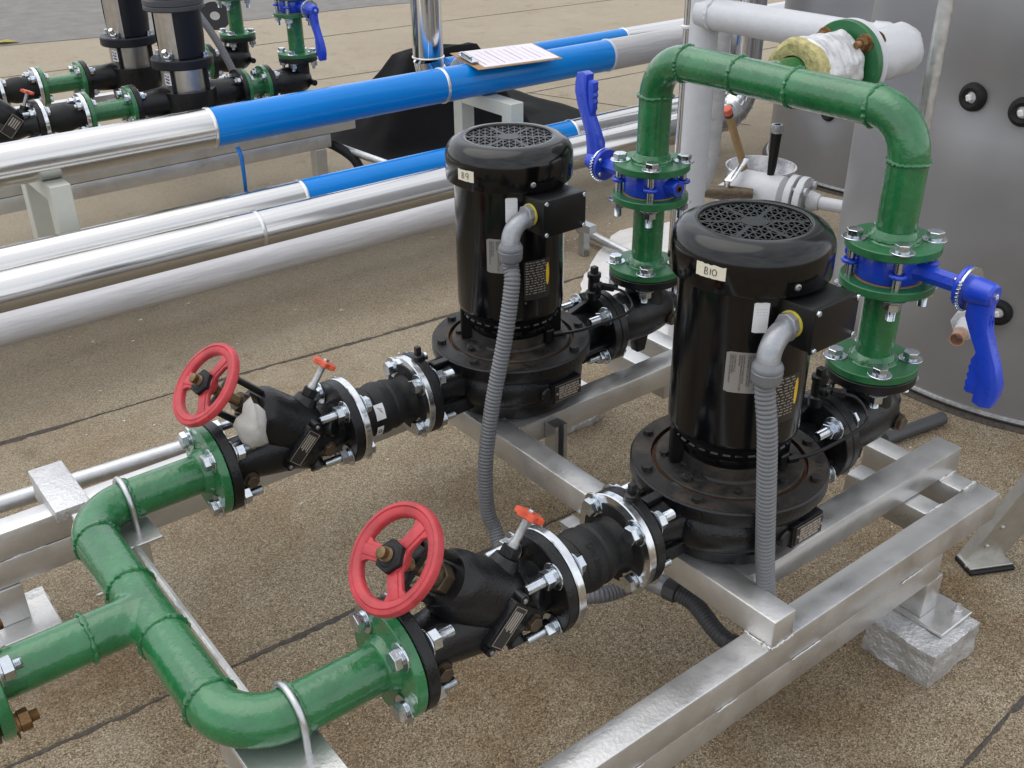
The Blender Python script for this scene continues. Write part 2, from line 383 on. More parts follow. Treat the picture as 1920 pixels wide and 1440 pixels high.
def smooth(path, k=10):
    path = [V(p) for p in path]; out_ = []
    for i in range(len(path) - 1):
        p0, p1, p2, p3 = path[max(0, i - 1)], path[i], path[i + 1], path[min(len(path) - 1, i + 2)]
        for j in range(k):
            u = j / k; out_.append(.5 * ((2 * p1) + (p2 - p0) * u + (2 * p0 - 5 * p1 + 4 * p2 - p3) * u * u + (3 * p1 - p0 - 3 * p2 + p3) * u ** 3))
    out_.append(path[-1]); return out_
# ------------------------------------------------------------------ the roof
D = .767                    # distance between the two pump lines (B10 at y=0, B9 at y=D)
ZI, ZB, Z0, ZS = .533, .433, .364, .289
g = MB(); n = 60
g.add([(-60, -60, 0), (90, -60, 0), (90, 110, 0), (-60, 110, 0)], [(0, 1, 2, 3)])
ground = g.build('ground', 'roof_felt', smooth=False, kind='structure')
def seam(x0, y0, x1, y1, wd, seed, amp=.012, brk=0):
    b = MB(); rr = random.Random(seed); n = int(max(12, math.hypot(x1 - x0, y1 - y0) / .022)); vs = []; d = V((x1 - x0, y1 - y0, 0)).normalized(); nn = V((-d.y, d.x, 0))
    for i in range(n + 1):
        t = i / n; p = V((x0 + (x1 - x0) * t, y0 + (y1 - y0) * t, 0))
        o = NZ.noise(V((p.x * 1.3 + seed, seed, 0))) * amp + NZ.noise(V((p.x * 14, seed * 3, 1))) * .005 + NZ.noise(V((p.x * 41, seed * 3, 4))) * .003
        ww = wd * max(.16, .62 + 1.5 * NZ.noise(V((p.x * 2.3 + seed * 7, 3, 0))) + rr.uniform(-.35, .4))
        for q, h in ((-ww, .0005), (-ww * .4, .0028), (ww * .4, .0032), (ww, .0005)): vs.append(p + nn * (o + q) + Z * (h + .0003))
    fs = [(i * 4 + k, i * 4 + k + 1, i * 4 + k + 5, i * 4 + k + 4) for i in range(n) for k in range(3)]
    b.add(vs, fs); return b.build('seam', 'bitumen', ground, ang=80)
def lap(x0, y0, x1, y1, wd):
    d = V((x1 - x0, y1 - y0, 0)).normalized(); nn = V((-d.y, d.x, 0)); n = 60; vs = []
    for i in range(n + 1):
        p = V((x0, y0, 0)).lerp(V((x1, y1, 0)), i / n); o = NZ.noise(V((p.x * 2.1, y0, 0))) * .006
        vs += [p + nn * o + Z * .0002, p + nn * (o + .004) + Z * .0046, p + nn * (wd * .5) + Z * .0040, p + nn * wd + Z * .0002]
    return MB().add(vs, [(i * 4 + k, i * 4 + 4 + k, i * 4 + 5 + k, i * 4 + 1 + k) for i in range(n) for k in range(3)]).build('felt_lap', 'roof_felt', ground, ang=80)
for a in [(-3, 2.305, 2.2, 1.935, .30), (-3, .805, 1.3, .635, .25), (-1, -.655, 3, -.345, .25)]: lap(*a)
for a in [(-3, 2.30, 2.2, 1.93, .0125, 1), (-3, .80, 1.3, .63, .0095, 2), (-1, -.66, 3, -.35, .011, 3), (-1, 4.98, 7, 4.72, .006, 4), (-2, 6.5, 9, 5.85, .007, 5),
          (-1, 8.05, 13, 7.25, .008, 6), (3.34, 4.85, 3.9, 3.2, .006, 8), (1.75, 8.9, 2.2, 7.5, .006, 9), (6.0, 9.7, 7.2, 7.5, .006, 10)]:
    seam(*a)
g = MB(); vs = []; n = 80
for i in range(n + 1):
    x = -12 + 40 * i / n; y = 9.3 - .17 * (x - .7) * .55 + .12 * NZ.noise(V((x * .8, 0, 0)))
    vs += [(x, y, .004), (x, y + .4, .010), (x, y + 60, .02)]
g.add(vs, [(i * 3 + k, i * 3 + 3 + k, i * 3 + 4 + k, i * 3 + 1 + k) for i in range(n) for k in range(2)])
g.build('far_strip', 'strip_grey', smooth=False, kind='structure')  # darker grey sheet laid just above the far ground
# paint flakes and grit scattered on the felt
g = MB(); rr = random.Random(3)
for _ in range(230):
    x, y = rr.uniform(-1.6, 3.2), rr.uniform(-.9, 3.0); s = rr.uniform(.002, .0085) * (1.4 if rr.random() < .1 else 1); a = rr.uniform(0, 6.3); k = rr.randint(4, 6)
    pts = [(x + s * rr.uniform(.5, 1) * math.cos(a + 6.283 * i / k) * 1.5, y + s * rr.uniform(.4, 1) * math.sin(a + 6.283 * i / k), .0025 + rr.uniform(0, .002)) for i in range(k)]
    g.add(pts + [(p[0], p[1], .0008) for p in pts], [tuple(range(k))] + [(i, (i + 1) % k, k + (i + 1) % k, k + i) for i in range(k)])
o = g.build('paint_flakes', 'flake', smooth=False, kind='stuff'); tag(o, 'pale paint flakes scattered over the brown roofing felt', 'debris')

# ------------------------------------------------------------------ skid frame
TW = .067
fr = thing('pump_skid_frame', (-.2, .38, 0), 'silver painted steel frame of welded square tube carrying the two black motors', 'frame')
def tubebar(lo, hi, parent=fr, name='tube', m='silver_paint'):
    return MB().box(lo, hi, .005, seg=2).build(name, m, parent)
YF0, YF1 = -.293, -.226; YR0, YR1 = 1.075, 1.142; XE = .690
tubebar((-1.62, YF0, ZS), (XE, YF1, Z0)); tubebar((-1.62, YF0 + .001, .213), (.47, YF1 - .001, ZS - .0015))
tubebar((-1.62, YR0, ZS), (.62, YR1, Z0)); tubebar((-1.62, YR0 + .001, .213), (.62, YR1 - .001, ZS - .0015))
tubebar((XE - TW, YF1 + .001, ZS + .002), (XE - .001, .053, Z0 - .002)); tubebar((.473, YF1 + .001, ZS + .001), (.540, .002, Z0 - .003))
tubebar((XE - TW, D - .13, ZS + .002), (XE - .001, YR0 - .001, Z0 - .002)); tubebar((.473, D - .13, ZS + .001), (.540, D + .12, Z0 - .003))
tubebar((-.173, YF0 - .0015, Z0 + .001), (-.106, YR1 + .001, ZB))                                            # long cross beam under both pumps
tubebar((-.105, -.169, Z0 + .0015), (.700, -.098, ZB - .001)); tubebar((-.105, D - .169, Z0 + .0015), (.700, D - .098, ZB - .001))
# weld runs between the stacked tubes
rr = random.Random(5)
for yy in (YF0 - .0005, YR0 - .0005):
    x = -1.55
    while x < .45:
        ln = rr.uniform(.05, .11); k = int(ln / .006) + 1
        MB().tube([(x + ln * i / k, yy, ZS - .001 + rr.uniform(-.0012, .0012)) for i in range(k + 1)], [.0022 * rr.uniform(.7, 1.3) if 0 < i < k else .0008 for i in range(k + 1)], 8).build('weld_bead', 'silver_paint', fr)
        x += ln + rr.uniform(.12, .30)
for (p, q) in [((XE - TW + .005, YF1, Z0), (XE - .006, YF1, Z0)), ((-.173, YF0, Z0), (-.106, YF0, Z0)), ((-.1735, YF0, Z0), (-.1735, YF1, Z0)), ((-.1055, YF0, Z0), (-.1055, YF1, Z0)),
               ((.473, YF1, Z0 - .004), (.54, YF1, Z0 - .004)), ((-.105, -.17, Z0), (-.105, -.17, ZB)), ((-.105, D - .17, Z0), (-.105, D - .17, ZB)), ((.62, -.169, Z0), (.69, -.169, Z0))]:
    p, q = V(p), V(q); k = max(6, int((q - p).length / .006))
    MB().tube([p.lerp(q, i / k) + V((rr.uniform(-1, 1), rr.uniform(-1, 1), rr.uniform(-1, 1))) * .0012 for i in range(k + 1)], [.004 * rr.uniform(.6, 1.3) for _ in range(k + 1)], 8).build('weld_bead', 'silver_paint', fr)
def leg(x, y, z1):
    o = MB().box((x - .033, y, .108), (x + .034, y + .067, z1), .004, seg=2).build('leg', 'silver_paint', fr)
    MB().box((x - .045, y - .066, .098), (x + .088, y + .070, .108), .002).build('base_plate', 'silver_paint', o)
leg(.462, YF0 + .002, .2115); leg(-1.300, YR0 - .004, .2115); leg(.50, YR0 + .001, .2115)
def block(x0, x1, y0, y1, lab, seed):
    bm = bmesh.new(); bmesh.ops.create_cube(bm, size=1); bmesh.ops.subdivide_edges(bm, edges=bm.edges[:], cuts=14, use_grid_fill=True)
    for v in bm.verts:
        q = V((x0 + (v.co.x + .5) * (x1 - x0), y0 + (v.co.y + .5) * (y1 - y0), (v.co.z + .5) * .097))
        q += NZ.noise_vector(q * 55 + V((seed, 0, 0))) * .0040 + NZ.noise_vector(q * 14 + V((seed, 0, 0))) * .006
        q.z = max(q.z, 0.0006) if v.co.z > -.49 else 0.0006; v.co = q
    me = bpy.data.meshes.new('concrete_block'); bm.to_mesh(me); bm.free(); me.shade_smooth(); me.set_sharp_from_angle(angle=R(50)); me.materials.append(MATS['silver_block'])
    o = tag(put('concrete_block', me), lab, 'block', 'silver painted concrete pads under the skid legs'); return o
block(.345, .545, -.385, -.205, 'rough silver painted concrete block under the right front skid leg', 1)
block(-1.42, -1.21, 1.02, 1.19, 'silver painted concrete block under the frame leg at the left edge', 9)
block(.40, .59, 1.02, 1.19, 'silver painted concrete pad under the far right corner of the pump frame', 5)
b = MB(); hb = thing('anchor_bolt', (.515, -.335, .108), 'silver painted anchor bolt in the base plate on the right concrete block', 'bolt')
b.disc([(.020, 0), (.020, .004)], (.515, -.335, .108), Z, 20).hexa((.515, -.335, .112), (.515, -.335, .122), .012).cyl((.515, -.335, .122), (.515, -.335, .136), .006, n=10); b.build('stud', 'silver_paint', hb)

# ------------------------------------------------------------------ pumps
BOXZ = .998
def pump(y0, nm, tape_w, strokes):
    c = V((0, y0, 0))
    t = thing('pump', (0, y0, ZB), 'black inline pump with upright motor, masking tape tag reading %s' % nm, 'pump', 'black inline pumps on the silver skid')
    P = lambda x, y, z: V((x, y0 + y, z))
    # volute
    b = MB()
    b.lathe([(.001, .434), (.150, .434), (.160, .438), (.163, .452), (.166, .470), (.186, .480), (.192, .500), (.193, .545), (.190, .558), (.200, .566), (.2105, .570), (.2125, .574), (.2125, .600), (.209, .604),
             (.168, .604), (.1665, .596)], c, Z, 96)
    sp = [(c + V((.150 * math.cos(R(q)), .150 * math.sin(R(q)), ZI - .008)), .030 + .030 * (.5 - .5 * math.cos(R(q)))) for q in range(0, 361, 10)]
    b.tube([q[0] for q in sp[:-1]], [q[1] for q in sp[:-1]], 20, closed=True, up=Z)
    vol = b.build('volute', 'black_cast', t)
    top = MB().lathe([(.1662, .5945), (.2085, .6043), (.211, .6035)], c, Z, 96); top = MB().lathe([(.168, .6046), (.2085, .6046)], c, Z, 96).build('cover_ring', 'black_dusty', t)
    MB().lathe([(.168, .602), (.1665, .592), (.160, .592), (.1585, .601)], c, Z, 96).build('rust_groove', 'rust', t)
    pl = MB().lathe([(.1585, .590), (.1585, .603), (.156, .606), (.112, .607), (.108, .612), (.106, .640)], c, Z, 96).build('bearing_plate', 'black_dusty', t)
    for i in range(8): hexhead(top, c + V((.189 * math.cos(R(22 + 45 * i)), .189 * math.sin(R(22 + 45 * i)), .6046)), Z, .0125, .011)
    for i in range(8): hexhead(pl, c + V((.140 * math.cos(R(4 + 45 * i)), .140 * math.sin(R(4 + 45 * i)), .6064)), Z, .0095, .009)
    # raised casting mark on the ring
    vs, fs = text_geo('CL 16 KAI', .024, 'CENTER', .8); b = MB()
    pts = []
    for hgt in (.0050, .0068):
        for x, y in vs:
            a = R(-55) + x / .189; r = .180 + y; pts.append((r * math.cos(a + 0), y0 + r * math.sin(a), .6 + hgt))
    # letters read from outside, so their tops point to the motor
    pts = []
    for x, y in vs:
        a = R(-55) + x / .189; r = .199 - y; pts.append((r * math.cos(a), y0 + r * math.sin(a), .6066))
    b.add(pts, fs).build('casting_mark', 'black_dusty', vol)
    # suction nozzle, flange, gussets
    b = MB(); path = []; rad = []
    for i in range(13):
        s_ = i / 12; path.append(P(-.300 + .19 * s_, 0, ZI - .004 * s_)); rad.append(.048 + .040 * s_ ** 1.8)
    b.tube(path, rad, 28, up=Z); noz = b.build('suction_nozzle', 'black_cast', vol)
    fs_ = flange(t, P(-.316, 0, ZI), X, .024, 'black_cast', name='suction_flange')
    for zz, yy in ((.040, -.052), (.040, .052), (-.030, -.056)):
        MB().prism([(-.293, ZI + zz - .007), (-.293, ZI + zz + .007), (-.195, ZI + zz + .004), (-.18, ZI + zz - .004)], P(0, yy, 0), X, Z, Y, .014, .002).build('gusset', 'black_cast', vol)
    MB().prism([(-.293, .455), (-.293, .505), (-.165, .520), (-.165, .462)], P(0, -.045, 0), X, Z, Y, .016, .002).build('gusset', 'black_cast', vol)
    MB().box(P(-.255, -.011, .588), P(-.193, .011, .602), .002).build('lifting_lug', 'black_cast', vol)
    b = MB().disc([(.017, 0), (.017, .014), (.013, .016)], P(-.304, -.012, ZI + .100), Z, 20); b.box(P(-.311, -.019, ZI + .114), P(-.297, -.005, ZI + .137), .0015); b.build('plug', 'black_cast', fs_)
    # discharge nozzle, flange
    b = MB(); b.tube([P(.11 + .185 * i / 8, 0, ZI) for i in range(9)], [.082 - .034 * (i / 8) for i in range(9)], 28, up=Z)
    b.prism([(.15, ZI - .085), (.15, ZI - .04), (.292, ZI - .03), (.292, ZI - .075)], P(0, -.03, 0), X, Z, Y, .018, .002)
    b.box(P(.16, -.075, ZI - .035), P(.292, .075, ZI - .020), .003)
    b.prism([(.16, ZI + .02), (.292, ZI + .05), (.292, ZI + .085), (.21, ZI + .06)], P(0, .02, 0), X, Z, Y, .016, .002)
    b.build('discharge_nozzle', 'black_cast', vol)
    fd = flange(t, P(.290, 0, ZI), X, .024, 'black_cast', name='discharge_flange')
    # air vent fitting with thin line back to the motor base
    b = MB(); vx = .296
    b.disc([(.020, 0), (.021, .022), (.017, .026), (.0165, .062), (.0195, .065), (.0195, .076), (.014, .078)], P(vx, .0, ZI + .094), Z, 20)
    b.box(P(vx - .009, -.009, ZI + .170), P(vx + .009, .009, ZI + .190), .002)
    b.disc([(.014, 0), (.014, .020), (.010, .022), (.010, .030)], P(vx, -.004, ZI + .138), -Y, 16)
    b.hexa(P(vx + .006, -.028, ZI + .138), P(vx + .034, -.046, ZI + .130), .011)
    vf = b.build('vent_fitting', 'black_cast', t)
    path = [P(*q) for q in [(vx + .03, -.044, ZI + .131), (vx + .055, -.062, ZI + .120), (vx + .062, -.085, ZI + .100), (vx + .045, -.108, ZI + .085), (vx - .01, -.120, ZI + .083), (.20, -.124, ZI + .085), (.12, -.126, ZI + .092), (.070, -.120, ZI + .098), (.052, -.112, ZI + .098)]]
    sm = []
    for i in range(len(path) - 1):
        p0, p1, p2, p3 = path[max(0, i - 1)], path[i], path[i + 1], path[min(len(path) - 1, i + 2)]
        for k in range(6):
            u = k / 6; sm.append(.5 * ((2 * p1) + (p2 - p0) * u + (2 * p0 - 5 * p1 + 4 * p2 - p3) * u * u + (3 * p1 - p0 - 3 * p2 + p3) * u ** 3))
    sm.append(path[-1]); MB().tube(sm, .0042, 8).hexa(P(.075, -.121, ZI + .098), P(.052, -.113, ZI + .098), .009).box(P(.030, -.115, ZI + .078), P(.056, -.085, ZI + .115), .003).build('vent_line', 'black_satin', vf)
    # motor
    b = MB(); b.lathe([(.090, .640), (.1065, .640), (.1075, .652), (.1065, .664), (.1175, .667), (.1195, .678), (.1270, .690), (.1365, .706), (.138, .716), (.138, 1.062)], c, Z, 96)
    for i in range(30):
        a = 2 * math.pi * i / 30; q = c + V((.1215 * math.cos(a), .1215 * math.sin(a), .683))
        b.box(q - V((.0045, .0085, .005)), q + V((.0045, .0085, .005)), .002, MX.Rotation(a, 3, 'Z') @ MX.Rotation(R(-35), 3, 'Y'))
    mb = b.build('motor_body', 'black_gloss', t)
    for a in (150, 330):
        q = V((.118 * math.cos(R(a)), .118 * math.sin(R(a)), .652)) + c; MB().box(q - V((.016, .011, .045)), q + V((.016, .011, .045)), .003, MX.Rotation(R(a), 3, 'Z')).build('motor_foot', 'black_satin', mb)
    # fan cover with open grille
    cap = MB(); pr = [(.1405, 1.047), (.1555, 1.047), (.1572, 1.050)]
    pr += [(.1572 - .044 + .044 * math.cos(a), 1.1005 + .044 * math.sin(a)) for a in [R(90 * i / 10) for i in range(11)]]
    pr += [(.1085, 1.1448), (.106, 1.1430), (.1055, 1.1400), (.1035, 1.1395), (.1035, 1.136)]
    cap.lathe(pr, c, Z, 96); cv = cap.build('fan_cover', 'black_gloss', t, ang=40)
    b = MB(); rg = .1045; zt = 1.1405; g0 = R(8)
    ux, uy = V((math.cos(g0), math.sin(g0), 0)), V((-math.sin(g0), math.cos(g0), 0))
    def bar(d, off, wd, a=None, e=None, h=.0026):
        d = d.normalized(); nn = V((-d.y, d.x, 0)); k = math.sqrt(max(0, rg * rg - off * off)); a_ = -k if a is None else a; e_ = k if e is None else e
        if e_ - a_ < .004: return
        p = c + nn * off + V((0, 0, zt)); q = [p + d * a_ - nn * wd / 2, p + d * e_ - nn * wd / 2, p + d * e_ + nn * wd / 2, p + d * a_ + nn * wd / 2]
        b.add([v - Z * h for v in q] + [v + Z * random.uniform(-.00005, .00005) for v in q], [(3, 2, 1, 0), (4, 5, 6, 7), (0, 1, 5, 4), (1, 2, 6, 5), (2, 3, 7, 6), (3, 0, 4, 7)])
    st = .0205
    for i in range(-6, 7):
        bar(ux, (i + .5) * st, .0036); bar(uy, (i + .5) * st, .0036); bar(ux + uy, i * st * .70711, .0028)
    for i in range(6):
        a = R(20 + 60 * i); bar(V((math.cos(a), math.sin(a), 0)), 0, .0088, a=.01, e=rg)
    b.disc([(.0265, -.003), (.0265, .0004)], c + V((0, 0, zt)), Z, 40)
    b.build('grille', 'black_satin', cv, smooth=False)
    b = MB().disc([(.135, 0), (.135, .002)], c + V((0, 0, 1.090)), Z, 48)
    for i in range(7):
        a = 2 * math.pi * i / 7; q = c + V((.06 * math.cos(a), .06 * math.sin(a), 1.108)); b.box(q - V((.04, .002, .016)), q + V((.04, .002, .016)), 0, MX.Rotation(a, 3, 'Z'))
    b.build('fan', 'black_matt', cv)
    for a in (-107, 13, 133):
        q = c + V((.157 * math.cos(R(a)), .157 * math.sin(R(a)), 1.066)); dv = V((math.cos(R(a)), math.sin(R(a)), 0))
        MB().disc([(.0068, -.001), (.0068, .002), (.004, .0038), (.0035, .0010)], q, dv, 16).build('screw', 'steel_dull' if a == -107 else 'black_satin', cv)
    # terminal box
    tb = MB().box(P(-.058, -.200, .953), P(.070, -.112, 1.041), .005, seg=2).box(P(-.048, -.125, .962), P(.060, -.08, 1.034), .003).build('terminal_box', 'black_satin', t)
    MB().box(P(-.0595, -.2065, .9515), P(.0715, -.1985, 1.0425), .003, seg=2).build('box_lid', 'black_satin', tb)
    for x in (-.052, .064):
        for z in (.959, 1.035):
            MB().disc([(.0058, 0), (.0058, .003), (.0046, .0046), (.0035, .0046), (.003, .002)], P(x, -.206, z), -Y, 14).build('screw', 'zinc', tb)
    # stickers on the motor
    CY = (0, y0); r = .138
    tp = cyl_patch(cv, 'tape_tag', 'tape', CY, .1573, strokes[0], strokes[1], tape_w, .026, .0006, .0012)
    ib = MB()
    for st_ in strokes[2]:
        q = on_cyl(st_, CY, .1573 + .0010, strokes[0], strokes[1]); ib.tube(q, .00075, 5)
    ib.build('handwriting', 'ink', tp)
    lb = cyl_patch(mb, 'paper_label', 'paper', CY, r, R(-126 if nm == 'B9' else -129), 1.001, .029, .062, .0006, .0004, 6, .0015)
    bb = MB()
    for i, y in enumerate((.010, .004, -.002)):
        for k in range(4):
            x = -.009 + .006 * k; bb.add(on_cyl([(x, y), (x + .003, y + .001), (x + .003, y + .0018), (x, y + .0009)], CY, r + .0011, R(-126 if nm == 'B9' else -129), 1.008), [(0, 1, 2, 3)])
    bb.build('writing', 'ink_grey', lb)
    a0 = R(-136); WL, WH = .078, .088; z0 = .883
    wp = cyl_patch(mb, 'warning_plate', 'label_metal', CY, r, a0, z0, WL, WH, .0007, 0, 10, .003)
    tx = MB()
    lines = ['DO NOT OPERATE PUMP WITHOUT GUARDS', 'FOR PUMPS WITH COUPLINGS', 'DO NOT ADJUST COUPLING GAP', 'CHECK ALIGNMENT BEFORE STARTING', 'NOT REQUIRED FOR CLOSE COUPLED', '', 'FOR PUMPS WITH GREASE FITTINGS', 'REGREASE PUMP BEARINGS WITH POLYUREA', 'GREASE ONLY', '', 'FOR PUMPS WITH OIL', 'LUBRICATED BEARINGS', 'CHECK OIL LEVEL BEFORE STARTUP']
    vs, fs = text_geo('WARNINGS', .0145, 'CENTER', .78)
    tx.add(on_cyl([(WL / 2 - .0135 + y * 1.0, -x) for x, y in vs], CY, r + .0012, a0, z0), fs)
    for i, s_ in enumerate(lines):
        if not s_: continue
        vs, fs = text_geo(s_, .0048, 'LEFT', .80)
        tx.add(on_cyl([(WL / 2 - .0195 - i * .0043 + y, WH / 2 - .005 - x) for x, y in vs], CY, r + .0012, a0, z0), fs)
    for xx in (WL / 2 - .0155, WL / 2 - .0212): tx.add(on_cyl([(xx, WH / 2 - .006), (xx + .0005, WH / 2 - .006), (xx + .0005, -WH / 2 + .006), (xx, -WH / 2 + .006)], CY, r + .0012, a0, z0), [(0, 1, 2, 3)])
    tx.build('warning_text', 'ink', wp, smooth=False)
    rp_ = cyl_patch(mb, 'rating_plate', 'label_dark', CY, r, R(-98), .815, .075, .105, .0007, 0, 10, .003)
    b = MB(); q_ = random.Random(4)
    for i in range(13):
        x = -.034
        while x < .02:
            wl = q_.uniform(.004, .012); yy = .046 - i * .0068
            b.add(on_cyl([(x, yy), (x + wl, yy), (x + wl, yy + .0022), (x, yy + .0022)], CY, r + .0012, R(-98), .815), [(0, 1, 2, 3)]); x += wl + q_.uniform(.002, .006)
    b.build('plate_print', 'label_line', rp_, smooth=False)
    yl = MB()
    yl.add(on_cyl([(.030 + .0055 * math.cos(a) - .001, .030 * math.sin(a) + .01) for a in [2 * math.pi * i / 24 for i in range(24)]], CY, r + .0012, R(-98), .815), [tuple(range(24))]); yl.build('yellow_mark', 'yellow_plate', rp_, smooth=False)
    MB().disc([(.003, 0), (.003, .002)], c + V((r * math.cos(R(-112)), r * math.sin(R(-112)), .757)), V((math.cos(R(-112)), math.sin(R(-112)), 0)), 10).build('rivet', 'brass', mb)
    # nameplate on the volute
    nb = MB().box(P(-.025, -.206, .488), P(.072, -.15, .545), .004, seg=2).disc([(.020, 0), (.020, .012), (.016, .016)], P(-.036, -.185, .517), -Y, 24).build('nameplate_boss', 'black_cast', vol)
    MB().box(P(-.0185, -.2085, .494), P(.0695, -.2055, .540), .001).build('nameplate', 'label_dark', nb)
    b = MB(); q_ = random.Random(9)
    for i in range(5):
        x = -.006
        while x < .058:
            wl = q_.uniform(.008, .02); wl = min(wl, .060 - x); zz = .500 + i * .0072
            b.box(P(x, -.2092, zz), P(x + wl, -.2083, zz + .005)); x += wl + .0025
    for x in (-.0125, .064): b.disc([(.0032, 0), (.0032, .0018)], P(x, -.2085, .517), -Y, 10)
    for z in (.4945, .5392): b.box(P(-.018, -.2092, z), P(.069, -.2083, z + .0008))
    b.build('nameplate_print', 'label_line', nb)
    return t
# handwriting strokes: (angle, height, [polylines])
def circ(cx, cy, rx, ry, a0=80, a1=470, n=14): return [(cx + rx * math.cos(R(a0 + (a1 - a0) * i / n)), cy + ry * math.sin(R(a0 + (a1 - a0) * i / n))) for i in range(n + 1)]
Bst = lambda x: [[(x, .007), (x - .0005, -.007)], [(x, .007), (x + .005, .006), (x + .0055, .002), (x + .001, .0005), (x + .006, -.002), (x + .006, -.006), (x - .0005, -.007)]]
pump(0, 'B10', .062, (R(-168), 1.088, Bst(-.011) + [[(.001, .006), (.0005, -.006)]] + [circ(.009, 0, .0045, .0062)]))
pump(D, 'B9', .050, (R(-169), 1.081, Bst(-.010) + [circ(.006, .003, .0040, .0045), [(.010, .005), (.0085, -.008)]]))

# ------------------------------------------------------------------ suction side: manifold, balancing valves, rubber joints
XT = -1.157; PR = .0445; ER = .105
man = thing('suction_manifold', (XT, .38, ZI), 'green painted tee and elbow pipe manifold in the left foreground', 'pipe')
path = [(-.884, 0, ZI)] + [(p.x, p.y, p.z) for p in arc((XT + ER, ER, ZI), ER, X, Y, R(270), R(180), 14)] + [(XT, D / 2, ZI)] + [(p.x, p.y, p.z) for p in arc((XT + ER, D - ER, ZI), ER, X, Y, R(180), R(90), 14)] + [(-.884, D, ZI)]
MB().tube(path, PR, 40).build('header_pipe', 'green', man)
YT = .388
b = MB().tube([(XT + .0, YT, ZI), (XT - .06, YT, ZI), (XT - .12, YT, ZI), (-1.425, YT, ZI)], PR * .995, 40)
b.add(*saddle((XT, YT, ZI), Y, -X, PR, PR * .996)); b.build('branch_pipe', 'green', man, ang=50)
for o_, a in [((XT + ER, 0, ZI), X), ((XT, ER, ZI), Y), ((XT, YT - .085, ZI), Y), ((XT, YT + .085, ZI), Y), ((XT, D - ER, ZI), Y), ((XT + ER, D, ZI), X), ((XT - .110, YT, ZI), X)]: MB().weld(o_, a, PR, .0046).build('weld_bead', 'green', man)
for y0 in (0, D):
    MB().lathe([(PR, -.014), (PR + .004, -.012), (PR + .012, .002), (PR + .013, .006)], (-.884, y0, ZI), X, 40).build('weld_fillet', 'green', man)
    f_ = flange(man, (-.880, y0, ZI), X, .022, 'green', name='flange')
    bolts(f_, (-.880, y0, ZI), X, Y, Z, .060, .048)
f_ = flange(man, (-1.446, YT, ZI), X, .022, 'green', name='flange')
f2 = flange(man, (-1.471, YT, ZI), X, .022, 'black_cast', name='flange')
for k, (p, q) in enumerate(((1, 1), (-1, 1), (-1, -1), (1, -1))):
    put('bolt', bolt_mesh(.048, 'rust_nut' if k != 1 else 'zinc', 1.2, .012), f_, frame_mat(V((-1.472, YT + .06 * p, ZI + .06 * q)), X, .3 + k))

def wheel(name, parent, c, ax, rad, m, hint):
    """spoked handwheel: rounded rim with a raised lip, three spokes, hub"""
    a, u, v = basis(ax, hint); b = MB()
    prof = [(rad - .027, -.006), (rad - .023, -.0095), (rad - .005, -.0095), (rad, -.005), (rad, .004), (rad - .0025, .0085), (rad - .0085, .0100), (rad - .0105, .0078), (rad - .0125, .0095), (rad - .021, .0085), (rad - .025, .006), (rad - .027, .002), (rad - .027, -.006)]
    b.lathe(prof, c, a, 64)
    for i in range(3):
        t = R(150 + 120 * i) ; d = u * math.cos(t) + v * math.sin(t); e = a.cross(d)
        b.prism([(.012, -.024), (.030, -.0155), (rad - .040, -.0165), (rad - .022, -.028), (rad - .022, .028), (rad - .040, .0165), (.030, .0155), (.012, .024)], c, d, e, a, .010, .003)
        b.prism([(.014, -.009), (rad - .024, -.010), (rad - .024, .010), (.014, .009)], V(c) + a * .0035, d, e, a, .008, .0025)
    b.disc([(.026, -.012), (.028, -.006), (.028, .006), (.025, .009)], c, a, 32)
    return b.build(name, m, parent, ang=40)
